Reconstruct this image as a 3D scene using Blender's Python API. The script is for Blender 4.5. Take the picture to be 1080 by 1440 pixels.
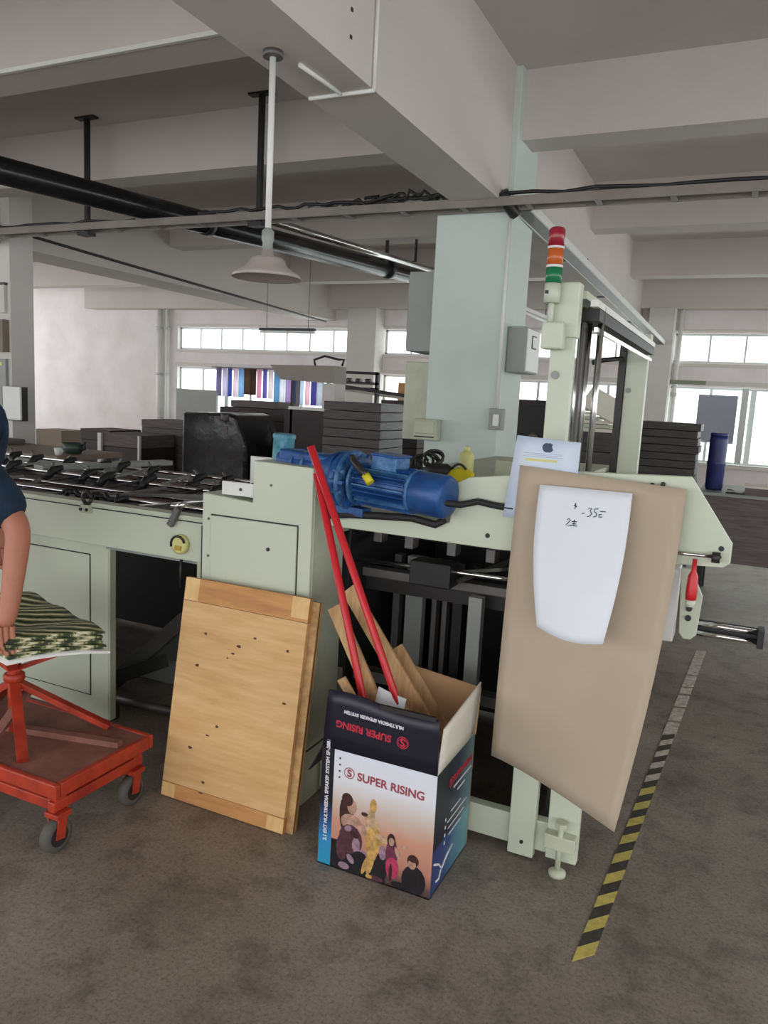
import bpy, math, random
from mathutils import Vector, Matrix
R = math.radians
random.seed(7)
for o in list(bpy.data.objects):
    bpy.data.objects.remove(o)
scn = bpy.context.scene
col = scn.collection

# ------------------------------------------------------------------ camera
YAW, PITCH, ROLL, HEIGHT, FPX = 24.8, 8.5, 3.0, 1.5, 1082.0
y_, p_, r_ = R(YAW), R(PITCH), R(ROLL)
F = Vector((-math.sin(y_) * math.cos(p_), math.cos(y_) * math.cos(p_), -math.sin(p_)))
Rt = Vector((math.cos(y_), math.sin(y_), 0))
Up = Rt.cross(F)
R2 = math.cos(r_) * Rt + math.sin(r_) * Up
U2 = -math.sin(r_) * Rt + math.cos(r_) * Up
cd = bpy.data.cameras.new('camera')
cam = bpy.data.objects.new('camera', cd)
col.objects.link(cam)
cd.sensor_fit = 'VERTICAL'
cd.sensor_height = 36.0
cd.lens = 36.0 * FPX / 1440.0
cd.clip_start = 0.05
m = Matrix((R2, U2, -F)).transposed().to_4x4()
m.translation = Vector((0, 0, HEIGHT))
cam.matrix_world = m
scn.camera = cam

# ------------------------------------------------------------------ world, light, exposure
w = bpy.data.worlds.new('overcast_sky')
scn.world = w
w.use_nodes = True
bg = w.node_tree.nodes['Background']
bg.inputs[0].default_value = (0.97, 0.98, 1.0, 1)
bg.inputs[1].default_value = 2.2
vs = scn.view_settings
vs.view_transform = 'Standard'
vs.look = 'None'
vs.gamma = 1
vs.use_curve_mapping = False
vs.exposure = 0.72
scn.cycles.max_bounces = 10
scn.cycles.diffuse_bounces = 7
scn.cycles.use_denoising = True


def portal(name, loc, rot, sx, sy):
    d = bpy.data.lights.new(name, 'AREA')
    d.shape = 'RECTANGLE'
    d.size, d.size_y = sx, sy
    d.cycles.is_portal = True
    o = bpy.data.objects.new(name, d)
    o.location, o.rotation_euler = loc, rot
    col.objects.link(o)


portal('daylight_rear', (-4, -4.05, 1.75), (R(90), 0, 0), 20, 2.5)
portal('daylight_left', (-14.1, 3.5, 1.9), (0, R(-90), 0), 2.2, 15)  # side window bands are added to brighten the hall
portal('daylight_right', (6.1, 3.5, 1.9), (0, R(90), 0), 2.2, 15)
portal('daylight_far_upper', (-4, 11.1, 2.34), (R(-90), 0, 0), 11, 0.4)
portal('daylight_far_lower', (-4, 11.1, 1.35), (R(-90), 0, 0), 11, 1.0)

# ------------------------------------------------------------------ helpers
OFF = {}


def lin(c):
    return tuple((v / 255 / 12.92) if v / 255 <= 0.04045 else ((v / 255 + 0.055) / 1.055) ** 2.4 for v in c)


def mat(name, c, rough=0.6, metal=0.0, var=0.10, scale=5.0, bump=0.0, c2=None, coat=0.0, stretch=None, bscale=None):
    """plain principled surface with cloudy variation between c and c2"""
    mt = bpy.data.materials.new(name)
    mt.use_nodes = True
    nt = mt.node_tree
    b = nt.nodes['Principled BSDF']
    b.inputs['Roughness'].default_value = rough
    b.inputs['Metallic'].default_value = metal
    b.inputs['Coat Weight'].default_value = coat
    c = lin(c)
    c2 = lin(c2) if c2 else tuple(v * (1 - var) for v in c)
    tc = nt.nodes.new('ShaderNodeTexCoord')
    src = tc.outputs['Object']
    if stretch:
        mp = nt.nodes.new('ShaderNodeMapping')
        mp.inputs['Scale'].default_value = stretch
        nt.links.new(src, mp.inputs[0])
        src = mp.outputs[0]
    n = nt.nodes.new('ShaderNodeTexNoise')
    n.inputs['Scale'].default_value = scale
    n.inputs['Detail'].default_value = 6
    n.inputs['Roughness'].default_value = 0.6
    nt.links.new(src, n.inputs['Vector'])
    r = nt.nodes.new('ShaderNodeValToRGB')
    r.color_ramp.elements[0].position = 0.33
    r.color_ramp.elements[1].position = 0.67
    r.color_ramp.elements[0].color = (*c2, 1)
    r.color_ramp.elements[1].color = (*c, 1)
    nt.links.new(n.outputs[0], r.inputs[0])
    nt.links.new(r.outputs[0], b.inputs['Base Color'])
    if bump:
        n2 = nt.nodes.new('ShaderNodeTexNoise')
        n2.inputs['Scale'].default_value = bscale or scale * 8
        n2.inputs['Detail'].default_value = 4
        nt.links.new(src, n2.inputs['Vector'])
        bp = nt.nodes.new('ShaderNodeBump')
        bp.inputs['Strength'].default_value = bump
        bp.inputs['Distance'].default_value = 0.02
        nt.links.new(n2.outputs[0], bp.inputs['Height'])
        nt.links.new(bp.outputs[0], b.inputs['Normal'])
    return mt


def gradmat(name, axis, lo, hi, stops, rough=0.45, noise=0.0):
    """printed gradient along one object axis (artwork on packaging)"""
    mt = bpy.data.materials.new(name)
    mt.use_nodes = True
    nt = mt.node_tree
    b = nt.nodes['Principled BSDF']
    b.inputs['Roughness'].default_value = rough
    tc = nt.nodes.new('ShaderNodeTexCoord')
    sp = nt.nodes.new('ShaderNodeSeparateXYZ')
    nt.links.new(tc.outputs['Object'], sp.inputs[0])
    mr = nt.nodes.new('ShaderNodeMapRange')
    mr.inputs[1].default_value, mr.inputs[2].default_value = lo, hi
    nt.links.new(sp.outputs[axis], mr.inputs[0])
    src = mr.outputs[0]
    if noise:
        n = nt.nodes.new('ShaderNodeTexNoise')
        n.inputs['Scale'].default_value = 12
        nt.links.new(tc.outputs['Object'], n.inputs['Vector'])
        ma = nt.nodes.new('ShaderNodeMath')
        ma.operation = 'MULTIPLY_ADD'
        ma.inputs[1].default_value = noise
        nt.links.new(n.outputs[0], ma.inputs[0])
        nt.links.new(src, ma.inputs[2])
        src = ma.outputs[0]
    r = nt.nodes.new('ShaderNodeValToRGB')
    els = r.color_ramp.elements
    while len(els) < len(stops):
        els.new(0.5)
    for e, (p, c) in zip(els, stops):
        e.position = p
        e.color = (*lin(c), 1)
    nt.links.new(src, r.inputs[0])
    nt.links.new(r.outputs[0], b.inputs['Base Color'])
    return mt


class MB:
    """collects shapes in world coordinates and links them as one mesh"""

    def __init__(s):
        s.v, s.f, s.sm = [], [], []

    def add(s, vs, fs, smooth=False):
        k = len(s.v)
        s.v += [Vector(v) for v in vs]
        s.f += [[i + k for i in f] for f in fs]
        s.sm += [smooth] * len(fs)
        return s

    def box(s, x0, x1, y0, y1, z0, z1):
        return s.add([(x0, y0, z0), (x1, y0, z0), (x1, y1, z0), (x0, y1, z0), (x0, y0, z1), (x1, y0, z1), (x1, y1, z1), (x0, y1, z1)],
                     [(3, 2, 1, 0), (4, 5, 6, 7), (0, 1, 5, 4), (1, 2, 6, 5), (2, 3, 7, 6), (3, 0, 4, 7)])

    def bar(s, p0, p1, wd, th, up=(0, 0, 1)):
        """rectangular bar from p0 to p1; wd across, th along the 'up' side"""
        p0, p1 = Vector(p0), Vector(p1)
        d = (p1 - p0).normalized()
        a = d.cross(Vector(up))
        if a.length < 1e-4:
            a = d.cross(Vector((0, 1, 0)))
        a.normalize()
        b = a.cross(d).normalized()
        a, b = a * wd / 2, b * th / 2
        vs = [p0 - a - b, p0 + a - b, p0 + a + b, p0 - a + b, p1 - a - b, p1 + a - b, p1 + a + b, p1 - a + b]
        return s.add(vs, [(3, 2, 1, 0), (4, 5, 6, 7), (0, 1, 5, 4), (1, 2, 6, 5), (2, 3, 7, 6), (3, 0, 4, 7)])

    def tube(s, pts, r, n=10, caps=True):
        pts = [Vector(p) for p in pts]
        rs = r if isinstance(r, (list, tuple)) else [r] * len(pts)
        rings, prev = [], None
        for i, p in enumerate(pts):
            d = (pts[min(i + 1, len(pts) - 1)] - pts[max(i - 1, 0)]).normalized()
            if prev is None:
                a = d.cross(Vector((0, 0, 1)))
                if a.length < 1e-3:
                    a = d.cross(Vector((1, 0, 0)))
            else:
                a = prev - d * prev.dot(d)
            a.normalize()
            prev = a
            b = d.cross(a)
            rings.append([p + (a * math.cos(2 * math.pi * k / n) + b * math.sin(2 * math.pi * k / n)) * rs[i] for k in range(n)])
        vs = [v for q in rings for v in q]
        fs = []
        for i in range(len(rings) - 1):
            for k in range(n):
                fs.append((i * n + k, i * n + (k + 1) % n, (i + 1) * n + (k + 1) % n, (i + 1) * n + k))
        s.add(vs, fs, True)
        if caps:
            s.add(rings[0], [list(range(n))[::-1]])
            s.add(rings[-1], [list(range(n))])
        return s

    def lathe(s, prof, o=(0, 0, 0), ax=(0, 0, 1), n=24, smooth=True):
        """profile [(r, h)] turned about the axis ax through o"""
        ax = Vector(ax).normalized()
        a = ax.cross(Vector((1, 0, 0)))
        if a.length < 1e-2:
            a = ax.cross(Vector((0, 1, 0)))
        a.normalize()
        b = ax.cross(a)
        o = Vector(o)
        vs = [o + ax * h + (a * math.cos(2 * math.pi * k / n) + b * math.sin(2 * math.pi * k / n)) * r for r, h in prof for k in range(n)]
        fs = [(i * n + k, i * n + (k + 1) % n, (i + 1) * n + (k + 1) % n, (i + 1) * n + k) for i in range(len(prof) - 1) for k in range(n)]
        s.add(vs, fs, smooth)
        if prof[0][0] > 1e-4:
            s.add(vs[:n], [list(range(n))[::-1]])
        if prof[-1][0] > 1e-4:
            s.add(vs[-n:], [list(range(n))])
        return s

    def prism(s, poly, plane, d0, d1):
        """polygon extruded: plane 'xz' along y, 'xy' along z, 'yz' along x"""
        def P(a, b, d):
            return {'xz': (a, d, b), 'xy': (a, b, d), 'yz': (d, a, b)}[plane]
        n = len(poly)
        vs = [P(a, b, d0) for a, b in poly] + [P(a, b, d1) for a, b in poly]
        fs = [list(range(n)), list(range(n, 2 * n))[::-1]] + [(i, i + n, (i + 1) % n + n, (i + 1) % n) for i in range(n)]
        return s.add(vs, fs)

    def grid(s, fn, nu, nv, th=None, smooth=True):
        vs = [Vector(fn(i / nu, j / nv)) for j in range(nv + 1) for i in range(nu + 1)]
        q = lambda i, j: j * (nu + 1) + i
        fs = [(q(i, j), q(i + 1, j), q(i + 1, j + 1), q(i, j + 1)) for j in range(nv) for i in range(nu)]
        s.add(vs, fs, smooth)
        if th is not None:
            t = Vector(th)
            s.add([v + t for v in vs], [f[::-1] for f in fs], smooth)
            edge = [q(i, 0) for i in range(nu)] + [q(nu, j) for j in range(nv)] + [q(i, nv) for i in range(nu, 0, -1)] + [q(0, j) for j in range(nv, 0, -1)]
            n = len(edge)
            s.add([vs[e] for e in edge] + [vs[e] + t for e in edge], [(i, i + n, (i + 1) % n + n, (i + 1) % n) for i in range(n)])
        return s

    def ball(s, c, rx, ry=None, rz=None, n=14, k=8):
        ry, rz = ry or rx, rz or rx
        c = Vector(c)
        vs, fs = [], []
        for j in range(k + 1):
            t = math.pi * j / k
            for i in range(n):
                u = 2 * math.pi * i / n
                vs.append(c + Vector((rx * math.sin(t) * math.cos(u), ry * math.sin(t) * math.sin(u), rz * math.cos(t))))
        for j in range(k):
            for i in range(n):
                fs.append((j * n + i, (j + 1) * n + i, (j + 1) * n + (i + 1) % n, j * n + (i + 1) % n))
        return s.add(vs, fs, True)

    def build(s, name, mt, parent=None, bevel=0.0, fix=True):
        off = OFF.get(parent.name, Vector()) if parent else Vector()
        me = bpy.data.meshes.new(name)
        me.from_pydata([v - off for v in s.v], [], s.f)
        me.polygons.foreach_set('use_smooth', s.sm)
        me.materials.append(mt)
        me.validate()
        o = bpy.data.objects.new(name, me)
        col.objects.link(o)
        if parent:
            o.parent = parent
            OFF[o.name] = off
        if fix:
            import bmesh
            bm = bmesh.new()
            bm.from_mesh(me)
            bmesh.ops.remove_doubles(bm, verts=bm.verts, dist=1e-5)
            bmesh.ops.recalc_face_normals(bm, faces=bm.faces)
            bm.to_mesh(me)
            bm.free()
        if bevel:
            b = o.modifiers.new('bevel', 'BEVEL')
            b.width = bevel
            b.segments = 2
            b.limit_method = 'ANGLE'
            b.angle_limit = R(40)
        return o


def tag(o, label, cat=None, group=None, kind=None):
    o['label'] = label
    if cat:
        o['category'] = cat
    if group:
        o['group'] = group
    if kind:
        o['kind'] = kind
    return o


def thing(name, loc, label, cat, group=None, kind=None):
    o = bpy.data.objects.new(name, None)
    o.empty_display_size = 0.1
    o.location = loc
    col.objects.link(o)
    OFF[o.name] = Vector(loc)
    return tag(o, label, cat, group, kind)


def bx(name, mt, parent, *b, bevel=0.0):
    return MB().box(*b).build(name, mt, parent, bevel)


def text(name, body, mt, parent, size, org, xdir, ydir, align='LEFT', ext=0.0006, bold=0.0):
    """flat lettering laid on a surface: baseline starts at org, runs along xdir"""
    cu = bpy.data.curves.new(name, 'FONT')
    cu.body = body
    cu.size = size
    cu.align_x = align
    cu.extrude = ext
    cu.offset = bold
    t = bpy.data.objects.new(name + '_tmp', cu)
    col.objects.link(t)
    bpy.context.view_layer.update()
    me = bpy.data.meshes.new_from_object(t.evaluated_get(bpy.context.evaluated_depsgraph_get()))
    bpy.data.objects.remove(t)
    x = Vector(xdir).normalized()
    y = Vector(ydir).normalized()
    z = x.cross(y)
    off = OFF.get(parent.name, Vector()) if parent else Vector()
    M4 = Matrix((x, y, z)).transposed().to_4x4()
    M4.translation = Vector(org) - off
    me.transform(M4)
    me.materials.clear()
    me.materials.append(mt)
    o = bpy.data.objects.new(name, me)
    col.objects.link(o)
    o.parent = parent
    OFF[o.name] = off
    return o


# ------------------------------------------------------------------ materials
M = {}
M['traysteel'] = mat('tray_steel', (138, 132, 126), 0.5, 0.2, var=0.25, scale=4)
M['plaster'] = mat('plaster', (218, 215, 210), 0.85, var=0.09, scale=1.5, bump=0.08, bscale=30)
M['ceil'] = mat('ceiling_paint', (209, 203, 198), 0.9, var=0.08, scale=1.2)
M['column'] = mat('column_paint', (204, 216, 210), 0.7, var=0.06, scale=2.0)
M['farwall'] = mat('scuffed_wall', (240, 236, 236), 0.9, scale=1.6, c2=(224, 218, 217), bump=0.05, bscale=20)
M['frame_al'] = mat('window_frame', (205, 210, 206), 0.5, 0.2, var=0.06)
M['cream'] = mat('machine_paint', (202, 210, 190), 0.42, var=0.05, scale=3.0, bump=0.03, bscale=60)
M['cream2'] = mat('machine_paint_worn', (196, 202, 180), 0.5, scale=6.0, c2=(178, 182, 160), bump=0.05)
M['black'] = mat('black_paint', (34, 33, 34), 0.5, var=0.3)
M['dark'] = mat('dark_metal', (58, 56, 56), 0.45, 0.4, var=0.25, scale=9)
M['iron'] = mat('grey_iron', (112, 110, 108), 0.45, 0.5, var=0.2, scale=9)
M['chrome'] = mat('chrome', (225, 225, 225), 0.16, 1.0, var=0.08)
M['greysteel'] = mat('grey_box_paint', (150, 154, 150), 0.5, var=0.07)
M['blackpipe'] = mat('pipe_gloss', (40, 40, 42), 0.22, 0.3, var=0.3, scale=3)
M['white'] = mat('white_plastic', (228, 230, 226), 0.45, var=0.04)
M['paper'] = mat('white_paper', (232, 238, 246), 0.8, var=0.03)
M['board'] = mat('grey_cardboard', (188, 172, 152), 0.9, var=0.06, scale=4, bump=0.03)
M['kraft'] = mat('kraft_card', (188, 150, 112), 0.9, var=0.08)
M['cardwhite'] = mat('card_white_side', (226, 222, 210), 0.8, var=0.04)
M['ply'] = mat('plywood', (222, 184, 130), 0.6, scale=3.5, c2=(204, 160, 104), stretch=(1.2, 4, 9), bump=0.03)
M['ply_dark'] = mat('plywood_dark_strip', (206, 152, 92), 0.6, scale=4, c2=(180, 124, 72), stretch=(1, 4, 10))
M['ply_light'] = mat('plywood_pale_block', (232, 196, 138), 0.6, scale=4, c2=(214, 172, 112), stretch=(6, 4, 2))
M['plyedge'] = mat('plywood_edge', (206, 170, 118), 0.8, scale=14, c2=(160, 122, 78), stretch=(1, 10, 1))
M['knot'] = mat('wood_knot', (96, 62, 36), 0.7, var=0.3)
M['slat'] = mat('raw_timber', (206, 170, 124), 0.75, scale=5, c2=(172, 132, 90), stretch=(8, 8, 1))
M['redstick'] = mat('red_plastic', (206, 40, 50), 0.35, var=0.12)
M['blue'] = mat('motor_blue', (36, 92, 158), 0.4, 0.1, scale=14, c2=(26, 62, 118), bump=0.05)
M['blue2'] = mat('motor_blue_worn', (84, 134, 180), 0.45, 0.1, scale=30, c2=(30, 74, 130), bump=0.1)
M['teal'] = mat('teal_worn', (120, 178, 190), 0.5, scale=22, c2=(36, 110, 140), bump=0.1)
M['rubber'] = mat('black_rubber', (36, 35, 36), 0.65, var=0.2)
M['yellow'] = mat('yellow_plastic', (226, 214, 40), 0.5, var=0.08)
M['palegreen'] = mat('pale_glue', (214, 214, 140), 0.5, var=0.1)
M['cartred'] = mat('cart_orange', (190, 62, 36), 0.5, scale=9, c2=(142, 42, 26), bump=0.06)
M['cartdeck'] = mat('cart_deck_rust', (150, 104, 90), 0.7, scale=7, c2=(116, 76, 66), bump=0.06)
M['tyre'] = mat('caster_tyre', (92, 90, 86), 0.7, var=0.2)
M['navy'] = mat('box_navy', (26, 26, 44), 0.4, var=0.15)
M['skin'] = mat('skin', (186, 122, 98), 0.55, var=0.1, scale=20)
M['shirt'] = mat('shirt_teal', (24, 54, 78), 0.85, scale=20, c2=(16, 36, 58), bump=0.1)
M['trousers'] = mat('trousers', (50, 52, 60), 0.9, var=0.15)
M['hair'] = mat('black_hair', (24, 20, 20), 0.6, var=0.3, scale=60)
M['shoe'] = mat('shoe', (40, 38, 38), 0.6, var=0.1)
M['red'] = mat('red_lens', (150, 36, 50), 0.25, var=0.1)
M['amber'] = mat('amber_lens', (198, 98, 44), 0.25, var=0.1)
M['green'] = mat('green_lens', (32, 122, 80), 0.25, var=0.1)
M['brownstk'] = mat('dark_brown_stack', (58, 46, 48), 0.6, var=0.25, scale=7)
M['wrapstk'] = mat('wrapped_grey_stack', (92, 84, 84), 0.28, scale=8, c2=(56, 50, 52), stretch=(.6, .6, 14), bump=0.25, bscale=25)
M['blackwrap'] = mat('black_film', (38, 36, 40), 0.22, var=0.35, scale=5, bump=0.22, bscale=9)
M['greystk'] = mat('grey_board_stack', (116, 108, 106), 0.7, scale=30, c2=(88, 82, 80), stretch=(.2, .2, 3))
M['darkstk'] = mat('charcoal_stack', (76, 74, 70), 0.5, scale=12, c2=(48, 46, 44), stretch=(.6, .6, 6), bump=0.2)
M['pallet'] = mat('pallet_timber', (132, 108, 82), 0.8, var=0.2)
M['drum'] = mat('drum_blue', (44, 52, 108), 0.4, var=0.12)
M['desk'] = mat('desk_brown', (134, 122, 106), 0.6, var=0.15)
M['redbrown'] = mat('dark_red_bed', (86, 50, 48), 0.6, var=0.3)
M['bluegrey'] = mat('blue_grey_blind', (160, 164, 178), 0.7, var=0.06)
M['print_red'] = mat('print_red', (196, 48, 66), 0.5, var=0.05)
M['print_maroon'] = mat('print_maroon', (160, 70, 88), 0.5, var=0.05)
M['print_white'] = mat('print_white', (224, 222, 228), 0.5, var=0.05)
M['ink'] = mat('ink', (58, 62, 84), 0.7, var=0.1)
M['logo'] = mat('logo_slate', (44, 66, 92), 0.5, var=0.1)
M['tape_y'] = mat('tape_yellow', (216, 200, 104), 0.6, scale=40, c2=(184, 170, 96))
M['tape_k'] = mat('tape_black', (52, 49, 46), 0.6, scale=40, c2=(74, 68, 62))
M['tape_w'] = mat('tape_worn', (214, 208, 196), 0.7, scale=30, c2=(160, 150, 138))

# glass: clear pane with a weak reflection
g = bpy.data.materials.new('window_glass')
g.use_nodes = True
nt = g.node_tree
nt.nodes.clear()
out = nt.nodes.new('ShaderNodeOutputMaterial')
mx = nt.nodes.new('ShaderNodeMixShader')
tr = nt.nodes.new('ShaderNodeBsdfTransparent')
tr.inputs[0].default_value = (0.94, 0.98, 0.96, 1)
gl = nt.nodes.new('ShaderNodeBsdfGlossy')
gl.inputs['Roughness'].default_value = 0.03
mx.inputs[0].default_value = 0.06
nt.links.new(tr.outputs[0], mx.inputs[1])
nt.links.new(gl.outputs[0], mx.inputs[2])
nt.links.new(mx.outputs[0], out.inputs[0])
M['glass'] = g

# floor: worn screed with dark patches and pale scuffs
fm = bpy.data.materials.new('worn_concrete')
fm.use_nodes = True
nt = fm.node_tree
b = nt.nodes['Principled BSDF']
tc = nt.nodes.new('ShaderNodeTexCoord')


def noise(scale, detail=6, rough=0.6, st=None):
    n = nt.nodes.new('ShaderNodeTexNoise')
    n.inputs['Scale'].default_value = scale
    n.inputs['Detail'].default_value = detail
    n.inputs['Roughness'].default_value = rough
    if st:
        mp = nt.nodes.new('ShaderNodeMapping')
        mp.inputs['Scale'].default_value = st
        nt.links.new(tc.outputs['Object'], mp.inputs[0])
        nt.links.new(mp.outputs[0], n.inputs['Vector'])
    else:
        nt.links.new(tc.outputs['Object'], n.inputs['Vector'])
    return n


def ramp(src, stops):
    r = nt.nodes.new('ShaderNodeValToRGB')
    e = r.color_ramp.elements
    while len(e) < len(stops):
        e.new(0.5)
    for x, (p, c) in zip(e, stops):
        x.position = p
        x.color = (*lin(c), 1)
    nt.links.new(src.outputs[0], r.inputs[0])
    return r


base = ramp(noise(1.3, 8), [(0.3, (128, 119, 109)), (0.5, (146, 137, 127)), (0.7, (166, 158, 148))])
sc = ramp(noise(26, 6, 0.75), [(0.56, (0, 0, 0)), (0.72, (150, 150, 150))])
dk = ramp(noise(5.5, 8, 0.7), [(0.34, (165, 165, 165)), (0.52, (255, 255, 255))])
m1 = nt.nodes.new('ShaderNodeMixRGB')
m1.inputs[2].default_value = (*lin((186, 182, 174)), 1)
nt.links.new(sc.outputs[0], m1.inputs[0])
nt.links.new(base.outputs[0], m1.inputs[1])
m2 = nt.nodes.new('ShaderNodeMixRGB')
m2.blend_type = 'MULTIPLY'
m2.inputs[0].default_value = 0.7
nt.links.new(m1.outputs[0], m2.inputs[1])
nt.links.new(dk.outputs[0], m2.inputs[2])
fs_ = ramp(noise(85, 5, 0.8), [(0.34, (150, 146, 140)), (0.5, (235, 232, 228)), (0.66, (255, 255, 255))])
m3 = nt.nodes.new('ShaderNodeMixRGB')
m3.blend_type = 'MULTIPLY'
m3.inputs[0].default_value = 0.75
nt.links.new(m2.outputs[0], m3.inputs[1])
nt.links.new(fs_.outputs[0], m3.inputs[2])
nt.links.new(m3.outputs[0], b.inputs['Base Color'])
b.inputs['Roughness'].default_value = 0.55
bp = nt.nodes.new('ShaderNodeBump')
bp.inputs['Strength'].default_value = 0.15
bp.inputs['Distance'].default_value = 0.01
nt.links.new(noise(40, 5).outputs[0], bp.inputs['Height'])
nt.links.new(bp.outputs[0], b.inputs['Normal'])
M['floor'] = fm

# ------------------------------------------------------------------ the setting
XL, XR, YB, YF = -14.0, 6.0, -4.0, 11.0
SLAB, GIRD, BEAM = 3.43, 2.655, 3.04
tag(MB().box(XL, XR, YB, YF + .2, -.12, 0).build('floor', M['floor']), 'worn grey concrete factory floor with scuffs and stains', 'floor', kind='structure')
ceil = tag(MB().box(XL, XR, YB - .2, YF + .2, SLAB, SLAB + .15).build('ceiling', M['ceil']), 'painted concrete ceiling slab with deep cross beams', 'ceiling', kind='structure')
for gx0, gx1 in ((-1.72, -1.43), (-6.62, -6.1), (3.2, 3.5)):
    bx('ceiling_girder', M['ceil'], ceil, gx0, gx1, YB, YF, GIRD, SLAB)
GX = [(XL, -6.62), (-6.1, -1.72), (-1.43, 3.2), (3.5, XR)]
for by in (-2.2, -0.4, 1.2, 2.97, 4.68, 7.08, 9.6):
    for x0, x1 in GX:
        if by == 2.97 and x0 == -1.43:
            continue
        bx('ceiling_beam', M['ceil'], ceil, x0, x1, by, by + .23, BEAM, SLAB)
for x0, x1 in GX:
    x0 = max(x0, -11.2)
    bx('ceiling_beam', M['ceil'], ceil, x0, x1, 10.72, 11.0, 2.82, SLAB)
# pale mould strip left along the bottom of the near beam
bx('beam_edge_strip', M['white'], ceil, -6.1, -1.72, 2.955, 2.975, 3.035, 3.055)

for i, (x0, x1, y0, y1, lab) in enumerate((
        (-1.87, -1.39, 4.6, 5.06, 'square pale blue-white concrete column behind the blue motor'),
        (-6.55, -6.0, 4.9, 5.15, 'grey painted column beside the scuffed white wall'),
        (-5.73, -5.24, 10.7, 11.0, 'wall pilaster between the long strip window and the shorter one'),
        (-1.31, -0.99, 10.7, 11.0, 'wall pilaster beside the blue drum and the bright window'))):
    tag(bx('column', M['column'] if i == 0 else M['plaster'], None, x0, x1, y0, y1, 0, SLAB if i < 2 else 2.82, bevel=0.006), lab, 'column', kind='structure')

# far wall with two rows of window openings
GR = [(-9.27, -5.73), (-5.24, -1.31), (-0.99, 4.6)]
UZ, LZ = (2.155, 2.53), (0.86, 1.84)
wf = thing('wall_far', (-4, YF, 0), 'white plastered far wall with two rows of window openings', 'wall', kind='structure')
mw = MB()
mw.box(XL, -9.27, YF, YF + .2, 0, SLAB)
mw.box(4.6, XR, YF, YF + .2, 0, SLAB)
for a, b_ in ((-5.73, -5.24), (-1.31, -0.99)):
    mw.box(a, b_, YF, YF + .2, 0, SLAB)
for a, b_ in GR:
    mw.box(a, b_, YF, YF + .2, 0, LZ[0]).box(a, b_, YF, YF + .2, LZ[1], UZ[0]).box(a, b_, YF, YF + .2, UZ[1], SLAB)
mw.build('plaster', M['farwall'], wf)
for a, b_ in GR:
    bx('sill', M['plaster'], wf, a, b_, YF - .06, YF + .02, LZ[0] - .05, LZ[0])
    bx('lintel_moulding', M['plaster'], wf, a, b_, YF - .05, YF + .0, 1.86, 1.92)
    bx('lintel_moulding', M['plaster'], wf, a, b_, YF - .03, YF + .0, 2.1, 2.14)
    bx('lintel_moulding', M['plaster'], wf, a, b_, YF - .03, YF + .0, 2.55, 2.58)

wn = 0
WL = ['long upper strip window of eight panes above the hanging cloths', 'lower window row behind the hanging striped cloths',
      'upper strip window seen beside the column and light tower', 'lower window row behind the grey column panels',
      'upper strip window high above the blue drum', 'tall lower window beside the blue drum and grey blind']
for gi, (a, b_) in enumerate(GR):
    for (z0, z1), pw, k in ((UZ, .443, 0), (LZ, .5, 1)):
        wn += 1
        t = thing('window_%d' % wn, ((a + b_) / 2, YF + .1, z0), WL[gi * 2 + k], 'window', kind='structure')
        n = max(2, round((b_ - a) / pw))
        st = (b_ - a) / n
        fr = MB()
        fr.box(a, b_, YF + .08, YF + .12, z0, z0 + .025).box(a, b_, YF + .08, YF + .12, z1 - .025, z1)
        fr.box(a, a + .03, YF + .08, YF + .12, z0, z1).box(b_ - .03, b_, YF + .08, YF + .12, z0, z1)
        fr.build('window_frame', M['frame_al'], t)
        for i in range(n):
            if i:
                wd = .012 if k == 0 else (.035 if i % 2 == 0 else .018)
                bx('mullion', M['frame_al'], t, a + st * i - wd, a + st * i + wd, YF + .085, YF + .115, z0 + .025, z1 - .025)
            bx('pane', M['glass'], t, a + st * i + .012, a + st * (i + 1) - .012, YF + .098, YF + .102, z0 + .02, z1 - .02)

for nm, xa, lab in (('wall_left', XL - .2, 'unseen left end wall of the hall with a window band added for light'), ('wall_right', XR, 'unseen right end wall of the hall with a window band added for light')):
    ws = thing(nm, (xa, 3.5, 0), lab, 'wall', kind='structure')  # openings added in these unseen walls to light the far bay and ceiling
    bx('plaster', M['plaster'], ws, xa, xa + .2, YB - .2, YF + .2, 0, .8)
    bx('plaster', M['plaster'], ws, xa, xa + .2, YB - .2, YF + .2, 3.0, SLAB)
    for i in range(7):
        y = YB - .2 + i * 2.5
        bx('window_post', M['plaster'], ws, xa, xa + .2, y, y + .2 if i < 6 else YF + .2, .8, 3.0)
wb = thing('wall_back', (-4, YB, 0), 'rear wall with a wide band of daylight windows', 'wall', kind='structure')
bx('plaster', M['plaster'], wb, XL, XR, YB - .2, YB, 0, .5)
bx('plaster', M['plaster'], wb, XL, XR, YB - .2, YB, 3.0, SLAB)
for i in range(11):
    bx('window_post', M['plaster'], wb, XL + i * 2 - (.0 if i == 0 else .06), XL + i * 2 + (.0 if i == 10 else .06), YB - .2, YB, .5, 3.0)

# pipes down the far wall
for x, rr, lab in ((-9.62, .05, 'thick white drain pipe down the corner of the far wall'), (-9.44, .035, 'thin white conduit pipe beside the thick drain pipe')):
    t = thing('wall_pipe', (x, 10.9, 0), lab, 'pipe')
    MB().tube([(x, 10.93, 0), (x, 10.93, 2.82)], rr, 12).build('pipe', M['white'], t)
    for z in (.9, 1.7, 2.5):
        MB().tube([(x, 10.93, z - .02), (x, 10.93, z + .02)], rr + .012, 12).build('clamp', M['frame_al'], t)
t = thing('wall_pipe', (-.93, 10.9, 0), 'white drain pipe down the wall near the blue drum', 'pipe')
MB().tube([(-.93, 10.93, 0), (-.93, 10.93, 2.82)], .032, 12).build('pipe', M['white'], t)
MB().tube([(-.93, 10.93, 1.7), (-.93, 10.93, 1.75)], .042, 12).build('clamp', M['frame_al'], t)

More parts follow.
